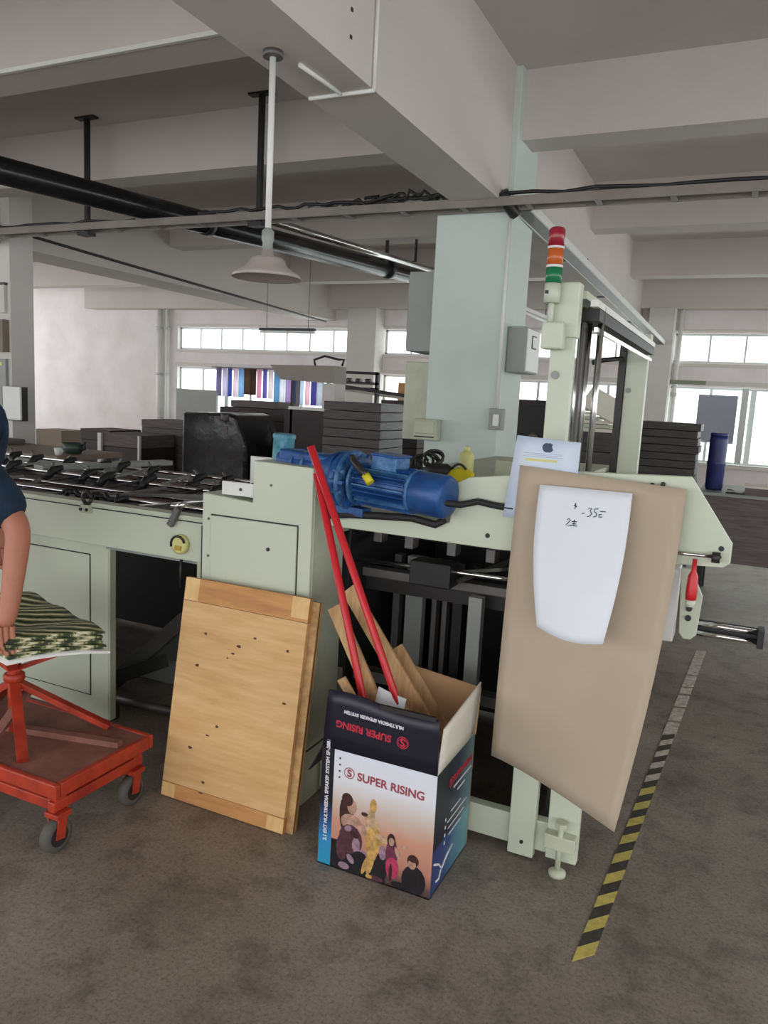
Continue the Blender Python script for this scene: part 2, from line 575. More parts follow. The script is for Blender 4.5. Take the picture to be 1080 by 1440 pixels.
# ------------------------------------------------------------------ overhead: trays, cables, pipe, lamp, conduits
def wavy(p0, p1, n, amp, seed, sag=0.0):
    rnd = random.Random(seed)
    p0, p1 = Vector(p0), Vector(p1)
    pts = []
    for i in range(n + 1):
        t_ = i / n
        p = p0.lerp(p1, t_)
        e = 1 if 0 < i < n else 0
        pts.append(p + Vector((rnd.uniform(-amp, amp), rnd.uniform(-amp, amp), rnd.uniform(-amp, amp) * .8 - sag * math.sin(math.pi * t_))) * e)
    return pts


tray = thing('cable_tray', (-2, 4.5, 2.62), 'long grey metal cable tray crossing the hall under the beams', 'cable tray')
for y in (4.43, 4.555):
    bx('side_rail', M['traysteel'], tray, -8.5, 3.2, y, y + .012, 2.615, 2.665)
for i in range(30):
    x = -8.3 + i * .39
    bx('rung', M['traysteel'], tray, x, x + .03, 4.44, 4.56, 2.615, 2.622)
for x in (-4.67, -3.12):
    h = MB().box(x - .016, x + .016, 4.49, 4.522, 2.6, SLAB - .012).build('hanger', M['black'], tray)
    bx('top_plate', M['black'], h, x - .09, x + .09, 4.47, 4.53, SLAB - .014, SLAB)
    bx('bottom_clip', M['black'], h, x - .06, x + .05, 4.46, 4.54, 2.585, 2.61)
for i, (c0, c1, mt, lab) in enumerate((
        ((-3.6, 4.47, 2.69), (-1.75, 4.47, 2.70), 'black', 'loose black cable running on the tray left of the column'),
        ((-2.6, 4.5, 2.69), (-1.42, 4.51, 2.71), 'dark', 'tangled dark cable bunched on the tray by the girder'),
        ((-1.6, 4.48, 2.69), (3.0, 4.48, 2.70), 'black', 'black cable lying along the tray right of the column'),
        ((-1.5, 4.52, 2.685), (3.0, 4.52, 2.69), 'iron', 'grey cable lying along the tray beside the black one'),
        ((-2.3, 4.46, 2.71), (-1.5, 4.46, 2.72), 'black', 'knotted black cable looping over the tray before the column'),
        ((-2.75, 4.52, 2.70), (-1.6, 4.52, 2.73), 'traysteel', 'pale tangled cable rising off the tray near the girder'),
        ((-8.2, 4.5, 2.68), (-4.2, 4.5, 2.68), 'dark', 'dark cable on the tray above the brown desk'))):
    tag(MB().tube(wavy(c0, c1, 26, .03 if lab.startswith(('knotted', 'pale tangled', 'tangled')) else .016, i), .011, 6).build('power_cable', M[mt]), lab, 'cable')
tray2 = thing('cable_tray', (-1.25, 7.5, 2.5), 'narrow pale cable tray running back from the column to the windows', 'cable tray')
A, B = Vector((-1.335, 4.62, 2.645)), Vector((-1.135, 10.68, 2.375))
for dx in (-.05, .05):
    MB().bar(A + Vector((dx, 0, 0)), B + Vector((dx, 0, 0)), .012, .05).build('side_rail', M['white'], tray2)
MB().bar(A + Vector((0, 0, -.02)), B + Vector((0, 0, -.02)), .1, .006).build('tray_floor', M['iron'], tray2)
for t_ in (.25, .5, .75):
    p = A.lerp(B, t_)
    MB().bar((-1.425, p.y, p.z + .03), (p.x + .05, p.y, p.z + .03), .03, .02).build('wall_bracket', M['iron'], tray2)
for k in range(3):
    tag(MB().tube(wavy(A + Vector((-.03 + .03 * k, .02, .0)), B + Vector((-.03 + .03 * k, 0, .0)), 24, .008, 40 + k), .012, 6).build('power_cable', M[('white', 'dark', 'white')[k]]),
        ('white cable on the tray edge nearest the girder', 'dark cable down the middle of the narrow pale tray', 'white cable on the tray edge above the machine posts')[k], 'cable')
tag(MB().tube([(-1.42, 4.46, 2.70), (-1.40, 4.50, 2.64), (-1.37, 4.56, 2.60), (-1.36, 4.60, 2.63)], .035, 8).build('cable_knot', M['black']),
    'black bundle of cables where the two trays meet at the column', 'cable')

pt = thing('overhead_pipe', (-4, 5, 2.77), 'glossy black overhead pipe slanting under the ceiling beams', 'pipe')
P0, P1 = Vector((-4.75, 2.1, 2.77)), Vector((-3.29, 7.8, 2.77))
MB().tube([P0, P1], .085, 20).build('pipe', M['blackpipe'], pt)
for t_ in (.12, .52, .9):
    p = P0.lerp(P1, t_)
    MB().tube([p + Vector((-.006, -.03, 0)), p + Vector((.006, .03, 0))], .094, 20).build('pipe_collar', M['dark'], pt)
for yy in (3.085, 7.2):
    p = P0.lerp(P1, (yy - P0.y) / (P1.y - P0.y))
    MB().box(p.x - .015, p.x + .015, yy - .01, yy + .01, 2.84, BEAM).build('hanger_strap', M['dark'], pt)
pt2 = thing('overhead_pipe', (-3.2, 7, 2.85), 'thin silver pipe hanging alongside the black overhead pipe', 'pipe')
Q0, Q1 = Vector((-3.52, 5.2, 2.80)), Vector((-3.06, 7.55, 2.80))
MB().tube([Q0, Q1], .03, 12).build('pipe', M['chrome'], pt2)
MB().box(Q0.lerp(Q1, .85).x - .01, Q0.lerp(Q1, .85).x + .01, 7.19, 7.21, 2.82, BEAM).build('hanger_strap', M['dark'], pt2)

lamp = thing('pendant_lamp', (-1.62, 2.39, 1.9), 'white pendant lamp with a conical shade on a long rod', 'lamp')
LX, LY = -1.617, 2.393
MB().lathe([(.035, GIRD - .02), (.035, GIRD)], (LX, LY, 0), n=16).build('ceiling_plate', M['iron'], lamp)
MB().tube([(LX, LY, 2.03), (LX, LY, GIRD - .02)], .011, 12).build('rod', M['white'], lamp)
MB().lathe([(.012, 2.07), (.022, 2.06), (.022, 2.03), (.018, 2.02), (.02, 1.985)], (LX, LY, 0), n=16).build('socket', M['greysteel'], lamp)
MB().lathe([(.021, 1.995), (.024, 1.975), (.055, 1.968), (.064, 1.958), (.074, 1.938), (.118, 1.912), (.126, 1.898), (.122, 1.899), (.07, 1.93), (.02, 1.962)], (LX, LY, 0), n=32).build('lamp_shade', mat('lamp_enamel', (176, 166, 160), 0.4, var=.06), lamp)
MB().ball((LX, LY, 1.945), .026).build('bulb', M['white'], lamp)

cdt = thing('conduit', (-1.55, 2.7, GIRD), 'thin white conduit bent across the main girder above the lamp', 'conduit')
z = GIRD - .008
MB().tube([(-1.575, 2.5, z), (-1.56, 2.78, z)], .008, 8).build('run', M['white'], cdt)
MB().tube([(-1.705, 2.785, z), (-1.42, 2.785, z)], .008, 8).build('run', M['white'], cdt)
MB().tube([(-1.422, 2.785, z), (-1.422, 2.785, 3.0), (-1.422, 2.9, 3.02)], .008, 8).build('riser', M['white'], cdt)
MB().tube([(-1.422, 2.9, 3.02), (-1.422, 2.93, 3.06), (-1.422, 2.93, SLAB - .01), (.9, 2.93, SLAB - .01)], .008, 8).build('run', M['white'], cdt)
for y, zz in ((2.6, 2.85), (2.6, 2.76)):
    bx('anchor_plug', M['dark'], ceil, -1.43, -1.426, y - .006, y + .006, zz - .006, zz + .006)
tag(MB().tube([(-6.085, 4.7, 2.80), (-6.085, 5.1, 2.783), (-6.085, 6.2, 2.744), (-6.085, 8.2, 2.68), (-6.085, 10.65, 2.60)], .014, 6).build('power_cable', M['dark']),
    'dark cable pinned along the girder above the scuffed wall', 'cable')


def tube_light(p0, p1, lab):
    p0, p1 = Vector(p0), Vector(p1)
    t = thing('tube_light', p0.lerp(p1, .5), lab, 'light')
    MB().bar(p0 + Vector((0, 0, .035)), p1 + Vector((0, 0, .035)), .06, .035).build('housing', M['white'], t)
    MB().tube([p0, p1], .014, 10).build('tube', M['white'], t)
    for q in (.12, .88):
        p = p0.lerp(p1, q)
        MB().tube([p + Vector((0, 0, .05)), (p.x, p.y, SLAB)], .004, 5).build('suspension_wire', M['iron'], t)


tube_light((-2.15, 7.35, 2.40), (-2.1, 8.6, 2.40), 'unlit white tube light hanging behind the column and light tower')
tube_light((-6.15, 8.98, 2.29), (-5.3, 9.0, 2.29), 'dark-backed tube light hanging before the long strip window')
for o in bpy.data.objects:
    if o.name == 'tube_light.001':
        for ch in o.children:
            if ch.name.startswith('housing'):
                ch.data.materials[0] = M['dark']

# ------------------------------------------------------------------ things fixed to the columns
for (x0, x1, y0, y1, z0, z1, mt, lab) in ((-2.06, -1.872, 4.66, 5.0, 1.80, 2.30, 'greysteel', 'grey electrical cabinet high on the left side of the blue-white column'),
                                      (-2.05, -1.872, 4.66, 5.0, 1.235, 1.735, 'cream2', 'beige electrical cabinet lower on the left side of the blue-white column')):
    t = thing('electrical_cabinet', ((x0 + x1) / 2, 4.8, z0), lab, 'cabinet')
    bx('body', M[mt], t, x0, x1, y0, y1, z0, z1, bevel=.006)
    bx('door', M[mt], t, x0 - .012, x0, y0 + .02, y1 - .02, z0 + .02, z1 - .02, bevel=.004)
    bx('lock', M['dark'], t, x0 - .018, x0 - .012, y0 + .05, y0 + .07, (z0 + z1) / 2 - .03, (z0 + z1) / 2 + .03)
t = thing('electrical_box', (-1.33, 4.9, 1.7), 'grey steel switch box with a small window on the column side', 'electrical box')
bx('body', M['greysteel'], t, -1.388, -1.27, 4.67, 4.98, 1.69, 1.965, bevel=.006)
dd = bx('door', M['white'], t, -1.27, -1.26, 4.68, 4.97, 1.70, 1.955, bevel=.003)
bx('viewing_window', M['dark'], dd, -1.26, -1.256, 4.77, 4.87, 1.84, 1.92)
bx('window_label', M['white'], dd, -1.256, -1.254, 4.778, 4.862, 1.848, 1.912)
t = thing('wall_switch', (-1.36, 4.6, 1.4), 'small grey isolator switch low on the column with conduit', 'switch')
bx('body', M['greysteel'], t, -1.43, -1.345, 4.54, 4.598, 1.335, 1.465, bevel=.005)
bx('lever', M['white'], t, -1.40, -1.365, 4.525, 4.54, 1.36, 1.43, bevel=.003)
MB().tube([(-1.40, 4.585, 1.465), (-1.40, 4.585, 2.6)], .01, 8).build('conduit', M['white'], t)
t = thing('junction_box', (-1.83, 4.57, 1.25), 'pale green junction box on the column front beside the motor', 'electrical box')
bx('body', M['cream2'], t, -1.905, -1.755, 4.50, 4.598, 1.245, 1.375, bevel=.008)
bx('cover', M['cream2'], t, -1.895, -1.765, 4.49, 4.50, 1.285, 1.365, bevel=.004)
bx('hinge', M['dark'], t, -1.895, -1.765, 4.492, 4.50, 1.262, 1.270)

t = thing('paper_holder', (-5.98, 4.85, 1.1), 'white sheet holder hanging on the grey painted column', 'holder')
bx('sheet', M['white'], t, -6.0, -5.78, 4.80, 4.82, 1.13, 1.42, bevel=.004)
bx('back_plate', M['dark'], t, -6.03, -5.80, 4.82, 4.898, 1.12, 1.42)
t = thing('meter_box', (-6.1, 4.85, 1.7), 'dark meter box with a white dial on the grey painted column', 'electrical box')
bx('body', M['desk'], t, -6.4, -6.02, 4.83, 4.898, 1.72, 2.0)
bx('dial', M['black'], t, -6.17, -6.07, 4.82, 4.83, 1.86, 1.94)
MB().lathe([(.025, 0), (.025, .006)], (-6.115, 4.82, 1.90), (0, -1, 0), 14).build('face', M['white'], t)
t = thing('notice_board', (-6.25, 4.87, 1.2), 'pale notice board on the grey column below the meter box', 'board')
bx('panel', M['greysteel'], t, -6.48, -6.04, 4.87, 4.898, 1.15, 1.66)
bx('yellow_strip', M['palegreen'], t, -6.46, -6.08, 4.866, 4.87, 1.60, 1.63)
t = thing('notice_board', (-6.25, 4.87, 2.1), 'pale notice board on the grey column above the meter box', 'board')
bx('panel', M['plaster'], t, -6.48, -6.04, 4.87, 4.898, 2.06, 2.3)
bx('frame', M['dark'], t, -6.49, -6.03, 4.866, 4.898, 2.3, 2.32)

# ------------------------------------------------------------------ the machine: right frame
mc = thing('delivery_machine', (-.7, 3.2, 0), 'cream-green delivery frame of a paper machine behind the leaning cardboard', 'machine')
fp = MB().prism([(-1.32, 1.035), (-.675, 1.03), (-.02, 1.065), (-.002, 1.08), (-.002, 1.135), (-.13, 1.318), (-.45, 1.305), (-.80, 1.255), (-.84, 1.235), (-.86, 1.10), (-1.32, 1.11)], 'xz', 2.38, 2.41).build('front_plate', M['cream'], mc, bevel=.003)
for x, z in ((-.725, 1.072), (-.03, 1.12), (-.035, 1.095)):
    MB().lathe([(.008, 0), (.008, .004)], (x, 2.382, z), (0, -1, 0), 12).build('hole', M['black'], fp)
for x, z in ((-.235, 1.285), (-.205, 1.29), (-.205, 1.265)):
    MB().lathe([(.007, 0), (.007, .012), (.004, .014)], (x, 2.38, z), (0, -1, 0), 8).build('bolt', M['dark'], fp)
MB().prism([(-1.32, 1.035), (-.5, 1.04), (-.5, 1.15), (-1.32, 1.15)], 'xz', 4.40, 4.43).build('rear_plate', M['cream'], mc, bevel=.003)
bx('top_deck', M['cream2'], mc, -1.32, -.66, 2.62, 4.40, 1.165, 1.19)
bx('deck_edge', M['cream'], mc, -1.32, -.86, 2.41, 2.62, 1.07, 1.10)
# posts
for y0, y1 in ((2.56, 2.60), (4.27, 4.33)):
    pp = bx('upright_post', M['cream'], mc, -.614, -.538 if y0 < 3 else -.507, y0, y1, .0, 1.85, bevel=.004)
    bx('post_cap', M['cream'], pp, -.616, -.53 if y0 < 3 else -.50, y0 - .01, y1 + .01, 1.72 if y0 < 3 else 1.80, 1.895, bevel=.006)
    MB().lathe([(.014, 0), (.014, .006)], (-.59, y0, 1.60), (0, -1, 0), 10).build('plug', M['greysteel'], pp)
bx('top_rail', M['white'], mc, -.505, -.48, 2.61, 4.27, 1.825, 1.847)
bx('lamp_channel', M['black'], mc, -.56, -.482, 2.66, 4.26, 1.785, 1.823)
bx('top_rail', M['chrome'], mc, -.50, -.488, 2.68, 4.27, 1.752, 1.766)
bx('top_rail', M['cream2'], mc, -.60, -.52, 2.61, 4.27, 1.85, 1.875)
for x in (-.555, -.53, -.49):
    MB().tube([(x, 2.75, 1.19), (x, 2.75, 1.84)], .011, 8).build('guide_rod', M['chrome'], mc)
bx('guide_channel', M['iron'], mc, -.545, -.535, 2.70, 2.78, 1.0, 1.80)
bx('end_post', M['dark'], mc, -.65, -.616, 4.25, 4.29, 1.1, 1.84)
MB().tube([(-.63, 4.2, 1.76), (-.70, 4.1, 1.745), (-.76, 4.1, 1.73)], .014, 6).build('side_arm', M['black'], mc)
# signal tower
sg = MB().tube([(-.613, 2.525, 1.76), (-.613, 2.525, 1.84)], .010, 10).build('signal_tower', M['cream'], mc)
tag(sg, 'signal light tower with red, amber and green lenses')
MB().lathe([(.026, 1.825), (.026, 1.886)], (-.613, 2.525, 0), n=20).build('light_base', M['cream'], sg)
bx('base_mark', M['black'], sg, -.630, -.620, 2.497, 2.50, 1.852, 1.862)
MB().lathe([(.0255, 1.888), (.0255, 1.935)], (-.613, 2.525, 0), n=20).build('green_lens', M['green'], sg)
MB().lathe([(.0265, 1.935), (.0265, 1.943)], (-.613, 2.525, 0), n=20).build('ring', M['white'], sg)
MB().lathe([(.0255, 1.943), (.0255, 1.993)], (-.613, 2.525, 0), n=20).build('amber_lens', M['amber'], sg)
MB().lathe([(.0265, 1.993), (.0265, 2.0)], (-.613, 2.525, 0), n=20).build('ring', M['white'], sg)
MB().lathe([(.0255, 2.0), (.0255, 2.05), (.02, 2.058)], (-.613, 2.525, 0), n=20).build('red_lens', M['red'], sg)
bx('bracket', M['cream'], sg, -.635, -.565, 2.505, 2.56, 1.68, 1.765, bevel=.006)
# lower frame
for x0, x1 in ((-.577, -.490), (-.449, -.349)):
    bx('leg', M['cream'], mc, x0, x1, 2.375, 2.41, .01 if x0 < -.5 else .03, 1.05, bevel=.003)
bx('bottom_rail', M['cream'], mc, -1.32, -.36, 2.40, 2.44, .03, .135, bevel=.003)
MB().lathe([(.006, 0), (.006, .006)], (-.53, 2.375, .06), (0, -1, 0), 8).build('hole', M['dark'], mc)
ft = bx('levelling_foot', M['cream2'], mc, -.45, -.35, 2.335, 2.375, .085, .135, bevel=.004)
MB().tube([(-.40, 2.345, .01), (-.40, 2.345, .175)], .009, 10).build('screw', M['cream2'], ft)
MB().lathe([(.028, 0), (.028, .012), (.012, .02)], (-.40, 2.345, 0), n=14).build('pad', M['cream2'], ft)
MB().lathe([(.02, .165), (.02, .182)], (-.40, 2.345, 0), n=6, smooth=False).build('nut', M['cream2'], ft)
bx('leg', M['cream'], mc, -.44, -.35, 4.40, 4.43, 0, 1.07)
bx('leg', M['cream'], mc, -1.3, -1.21, 4.40, 4.43, 0, 1.05)
# inside
bx('shade_back_panel', M['black'], mc, -1.32, -.46, 3.45, 3.47, .02, 1.16)  # black sheet put in to make the interior dark
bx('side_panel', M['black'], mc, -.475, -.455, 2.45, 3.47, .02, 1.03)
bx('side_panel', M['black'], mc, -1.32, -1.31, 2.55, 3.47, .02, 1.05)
MB().tube([(-1.30, 2.6, .878), (-.47, 2.6, .889)], .009, 10).build('cross_shaft', M['chrome'], mc)
bx('slide_block', M['black'], mc, -1.065, -.905, 2.55, 2.65, .825, .915, bevel=.006)
bx('cross_beam', M['iron'], mc, -1.31, -.47, 2.66, 2.72, .80, .835, bevel=.004)
bx('cross_beam', M['dark'], mc, -1.31, -.47, 2.70, 2.78, .74, .80)
MB().bar((-.90, 2.62, .845), (-.70, 2.95, .93), .02, .012).build('link_arm', M['iron'], mc)
MB().bar((-.92, 2.66, .87), (-.62, 2.85, .90), .012, .012).build('link_arm', M['chrome'], mc)
for x, wd, mt in ((-1.245, .03, 'iron'), (-1.165, .075, 'greysteel'), (-1.075, .02, 'iron'), (-1.03, .02, 'iron'), (-.975, .04, 'dark'), (-.905, .03, 'dark')):
    bx('lift_bar', M[mt], mc, x - wd / 2, x + wd / 2, 2.86, 2.90, .04, .86)
bx('inner_post', M['greysteel'], mc, -.845, -.795, 2.60, 2.64, .135, .80)
bx('lower_shelf', M['iron'], mc, -1.30, -.47, 2.60, 2.66, .40, .44)
for x, z in ((-1.25, 1.0), (-1.12, .99), (-.95, .985), (-.8, .98)):
    bx('gripper', M['iron'], mc, x, x + .035, 2.62, 2.68, z - .05, z, bevel=.003)
MB().tube([(-1.30, 2.72, .97), (-.47, 2.72, .975)], .012, 10).build('cross_shaft', M['dark'], mc)
MB().tube([(-1.30, 2.95, .96), (-.47, 2.95, .965)], .02, 10).build('cross_shaft', M['iron'], mc)
# right end: rod, bracket, delivery rollers
MB().tube([(-.20, 2.368, 1.093), (-.035, 2.368, 1.097)], .006, 8).build('handle_rod', M['chrome'], mc)
MB().tube([(-.052, 2.36, 1.096), (-.03, 2.36, 1.096)], .016, 10).build('knob', M['dark'], mc)
bx('bracket_box', M['white'], mc, -.215, -.138, 2.46, 2.56, .80, 1.03, bevel=.003)
MB().prism([(-.135, 1.035), (-.105, 1.035), (-.066, .955), (-.072, .835), (-.088, .818), (-.108, .818), (-.122, .835)], 'xz', 2.455, 2.47).build('bracket_plate', M['cream'], mc, bevel=.002)
for z in (.915, .885):
    MB().lathe([(.009, 0), (.009, .008)], (-.1, 2.455, z), (0, -1, 0), 10).build('bolt', M['dark'], mc)
for z in (.862, .832):
    MB().tube([(-.08, 2.5, z), (.11, 2.5, z)], .0085, 10).build('delivery_roller', M['chrome'], mc)
bx('roller_end_plate', M['black'], mc, .095, .112, 2.47, 2.53, .82, .875)
bx('roller_back', M['black'], mc, -.08, .10, 2.515, 2.525, .825, .87)
# red marker pen hanging at the plate end
t = thing('red_marker', (-.095, 2.43, .97), 'red plastic marker tag hanging below the end of the cream plate', 'tag')
MB().lathe([(.006, 1.085), (.007, 1.05), (.014, 1.035), (.016, .985), (.015, .965)], (-.095, 2.355, 0), n=12).build('body', M['redstick'], t)
MB().lathe([(.014, .965), (.014, .945)], (-.095, 2.355, 0), n=12).build('tip', M['cream'], t)

# ------------------------------------------------------------------ gear motor
gm = thing('gear_motor', (-1.1, 2.35, 1.05), 'blue gear motor with finned casing lying across the machine', 'motor')
D0, D1 = Vector((-1.60, 2.42, 1.228)), Vector((-.836, 2.30, 1.192))
ax = (D1 - D0).normalized()
L = (D1 - D0).length
sd = ax.cross(Vector((0, 0, 1))).normalized()
up = sd.cross(ax)


def AX(d, r=0.0, a=0.0):
    """point at distance d along the motor axis, radius r, angle a"""
    return D0 + ax * d + (sd * math.cos(a) + up * math.sin(a)) * r


BD = L - .385                                       # flange position along the axis
MB().lathe([(.05, BD), (.056, BD + .006), (.056, L - .12), (.05, L - .115)], D0, ax, 28).build('motor_body', M['blue'], gm)
body = gm.children[0]
for k in range(24):
    a = 2 * math.pi * k / 24
    if 1.2 < a < 1.9:
        continue
    MB().bar(AX(BD + .05, .066, a), AX(L - .13, .066, a), .0045, .024, up=(sd * math.cos(a) + up * math.sin(a))).build('fin', M['blue2' if k % 3 == 0 else 'blue'], body)
MB().lathe([(.068, L - .125), (.071, L - .118), (.071, L - .012), (.066, L - .002), (.05, L), (.0, L)], D0, ax, 32).build('fan_cover', M['blue'], gm)
MB().lathe([(.073, L - .132), (.073, L - .118)], D0, ax, 32).build('cover_band', M['blue2'], gm)
for d, r_o, th, mt in ((BD, .104, .018, 'blue2'), (BD - .035, .088, .03, 'blue'), (BD + .035, .085, .012, 'blue2')):
    fl = MB().lathe([(r_o - .006, d - th / 2), (r_o, d - th / 2 + .004), (r_o, d + th / 2 - .004), (r_o - .006, d + th / 2)], D0, ax, 32).build('flange', M[mt], gm)
    if r_o > .1:
        for k in range(8):
            a = 2 * math.pi * (k + .5) / 8
            MB().tube([AX(d - .022, r_o - .014, a), AX(d + .022, r_o - .014, a)], .009, 6).build('flange_bolt', M['blue2'], fl)
for k in range(6):
    a = 2 * math.pi * k / 6
    MB().bar(AX(BD - .03, .085, a), AX(BD + .03, .085, a), .012, .03, up=(sd * math.cos(a) + up * math.sin(a))).build('flange_web', M['blue'], gm)
RU = up * .022
MB().lathe([(.040, .06), (.046, .07), (.05, .25), (.06, .30), (.075, BD - .05)], D0 + RU, ax, 24).build('reducer_housing', M['blue'], gm)
MB().bar(D0 + RU + ax * .08 + up * .02, D0 + RU + ax * (BD - .06) + up * .02, .085, .06, up=up).build('reducer_cover', M['blue'], gm, bevel=.008)
for d in (.14, .19, .24, .29):
    MB().lathe([(.055, d), (.055, d + .010)], D0 + RU, ax, 24).build('housing_rib', M['blue2'], gm)
MB().bar(AX(BD + .10, .078, math.pi / 2), AX(BD + .20, .078, math.pi / 2), .085, .05, up=up).build('terminal_box', M['blue2'], gm, bevel=.005)
MB().bar(AX(BD + .095, .106, math.pi / 2), AX(BD + .205, .106, math.pi / 2), .09, .008, up=up).build('terminal_lid', M['blue'], gm, bevel=.003)
MB().tube([AX(BD + .03, .098, 1.0), AX(BD + .06, .11, .75), AX(BD + .10, .105, .5), AX(BD + .12, .10, .4)], .013, 8).build('release_lever', M['dark'], gm)
MB().tube([AX(BD + .115, .10, .42), AX(BD + .14, .095, .18)], .014, 8).build('lever_grip', M['yellow'], gm)
MB().bar(AX(BD, 0, 0) - up * .09, AX(BD, 0, 0) - up * .118, .14, .05, up=sd).build('mount_foot', M['blue'], gm)
MB().lathe([(.036, -.06), (.04, -.05), (.04, .03), (.043, .034), (.043, .046), (.036, .05)], Vector((-1.565, 2.46, 1.295)), (0.05, 0, 1), 20).build('output_hub', M['teal'], gm)
tag(MB().tube([AX(L - .01, .03, -.5), (-.81, 2.34, 1.168), (-.76, 2.362, 1.182), (-.70, 2.362, 1.175), (-.64, 2.362, 1.172)], .011, 8).build('motor_cable', M['rubber']),
    'thick black cable leaving the end of the blue motor', 'cable')
tag(MB().tube([(-1.31, 2.36, 1.075), (-1.22, 2.345, 1.09), (-1.1, 2.335, 1.10), (-.98, 2.345, 1.105), (-.90, 2.36, 1.09), (-.87, 2.37, 1.11)], .013, 8).build('power_cable', M['rubber']),
    'slack black cable hanging below the blue motor', 'cable')

# things lying on the machine deck
t = thing('wire_coil', (-1.15, 2.95, 1.19), 'tangled coil of thin black wire lying on the machine deck', 'wire')
for k in range(5):
    cx, cy, cz, rr = -1.19 + .012 * k, 2.93 + .02 * (k % 2), 1.235 + .008 * k, .042 - .003 * k
    MB().tube([(cx + rr * math.cos(a * .35 + k), cy + .03 * math.sin(a * .5 + k), cz + rr * .95 * math.sin(a * .35 + k)) for a in range(18)], .006, 6, True).build('loop', M['black'], t)
MB().tube([(-1.18, 2.9, 1.20), (-1.12, 2.88, 1.215), (-1.07, 2.88, 1.22), (-1.02, 2.9, 1.20)], [.02, .03, .032, .015], 8).build('bunched_wire', M['black'], t)
t = thing('yellow_pouch', (-1.0, 2.85, 1.19), 'bright yellow cloth pouch lying beside the black wire', 'pouch')
MB().grid(lambda u, v: (-1.055 + .10 * u + .012 * (1 - v), 2.82 + .05 * v, 1.19 + .055 * v * (1 - abs(u - .5)) + .004 * math.sin(9 * u)), 8, 5, (0, .03, 0.0)).build('pouch_body', M['yellow'], t)
MB().tube([(-1.04 + .06 * q / 8, 2.87, 1.235 + .018 * math.sin(math.pi * q / 8)) for q in range(9)], .005, 6).build('strap', M['black'], t)
t = thing('glue_bottle', (-1.03, 3.1, 1.19), 'small pale yellow bottle standing by the column', 'bottle')
MB().lathe([(.03, 1.19), (.032, 1.2), (.032, 1.27), (.026, 1.285), (.014, 1.29)], (-1.06, 3.1, 0), n=16).build('bottle_body', M['palegreen'], t)
MB().lathe([(.013, 1.29), (.013, 1.312)], (-1.06, 3.1, 0), n=12).build('cap', M['palegreen'], t)
tag(MB().box(-.95, -.72, 3.15, 3.4, 1.19, 1.262).build('control_box', M['cream2'], bevel=.006), 'low grey box on the machine deck behind the yellow pouch', 'box')
tag(MB().box(-1.30, -1.22, 2.7, 2.76, 1.19, 1.205).build('clip', M['cream2'], bevel=.003), 'flat pale clip lying near the black wire coil', 'clip')

# ------------------------------------------------------------------ cabinet
cb = thing('control_cabinet', (-1.56, 2.4, 0), 'cream-green control cabinet standing behind the plywood boards', 'cabinet')
MB().prism([(-1.80, .0), (-1.33, .0), (-1.33, 1.245), (-1.578, 1.252), (-1.578, 1.10), (-1.80, 1.115)], 'xz', 2.285, 2.53).build('body', M['cream'], cb, bevel=.004)
dr = bx('door', M['cream'], cb, -1.755, -1.385, 2.277, 2.286, .22, 1.035, bevel=.002)
bx('door_gap', M['dark'], cb, -1.759, -1.381, 2.2835, 2.287, .216, 1.040)
MB().lathe([(.007, 0), (.007, .004)], (-1.50, 2.277, .94), (0, -1, 0), 10).build('lock', M['dark'], dr)
for x, z in ((-1.50, 1.17), (-1.77, 1.02), (-1.77, .88)):
    MB().lathe([(.005, 0), (.005, .003)], (x, 2.285, z), (0, -1, 0), 8).build('screw', M['iron'], cb)
bx('plinth_line', M['dark'], cb, -1.3305, -1.328, 2.29, 2.53, .20, .206)
bx('side_cover', M['cream2'], cb, -1.3305, -1.327, 2.30, 2.52, .23, 1.2)
t = thing('tool_tray', (-1.69, 2.42, 1.1), 'white open tray with dark tools on the cabinet step', 'tray')
bx('front_face', M['white'], t, -1.725, -1.585, 2.30, 2.31, 1.115, 1.165, bevel=.002)
bx('tray_floor', M['white'], t, -1.725, -1.585, 2.31, 2.50, 1.115, 1.122)
bx('tray_back', M['white'], t, -1.74, -1.585, 2.50, 2.51, 1.115, 1.245)
MB().lathe([(.006, 0), (.006, .004)], (-1.64, 2.30, 1.14), (0, -1, 0), 8).build('knob', M['dark'], t)
tag(MB().tube([(-1.67, 2.36, 1.135), (-1.62, 2.42, 1.15), (-1.60, 2.46, 1.19)], [.012, .02, .012], 8).build('hand_tool', M['black']), 'dark hand tool lying in the white tray', 'tool')

# ------------------------------------------------------------------ feeder table
fd = thing('feeder_table', (-3.2, 3.0, 0), 'long feeder table with black bed and chrome rods beside the cabinet', 'machine')
bx('front_plate', M['cream'], fd, -4.7, -1.825, 2.38, 2.41, .82, .985, bevel=.003)
bx('plate_lip', M['cream'], fd, -4.7, -1.825, 2.375, 2.44, .985, 1.0, bevel=.002)
bx('lip_groove', M['dark'], fd, -4.7, -1.825, 2.3785, 2.381, .975, .98)
bx('rear_plate', M['greysteel'], fd, -4.7, -1.85, 3.74, 3.80, .82, .955, bevel=.004)
MB().bar((-3.62, 3.12, 1.0), (-3.42, 3.98, 1.0), .10, .03).build('guide_beam', M['greysteel'], fd, bevel=.004)
pn = bx('lower_panel', M['cream'], fd, -4.7, -2.42, 2.44, 2.47, .02, .815, bevel=.003)
bx('panel_edge', M['cream2'], fd, -2.42, -2.41, 2.442, 2.475, .02, .815)
bx('inset_door', M['cream'], pn, -3.05, -2.525, 2.435, 2.442, .12, .755, bevel=.002)
bx('door_gap', M['dark'], pn, -3.055, -2.52, 2.4385, 2.441, .115, .76)
bx('underside', M['greysteel'], fd, -2.41, -1.83, 2.42, 3.74, .80, .82)
bx('shade_back_panel', M['black'], fd, -4.7, -1.83, 3.60, 3.62, .02, .82)  # black sheet closes off the underside so it reads as deep shade
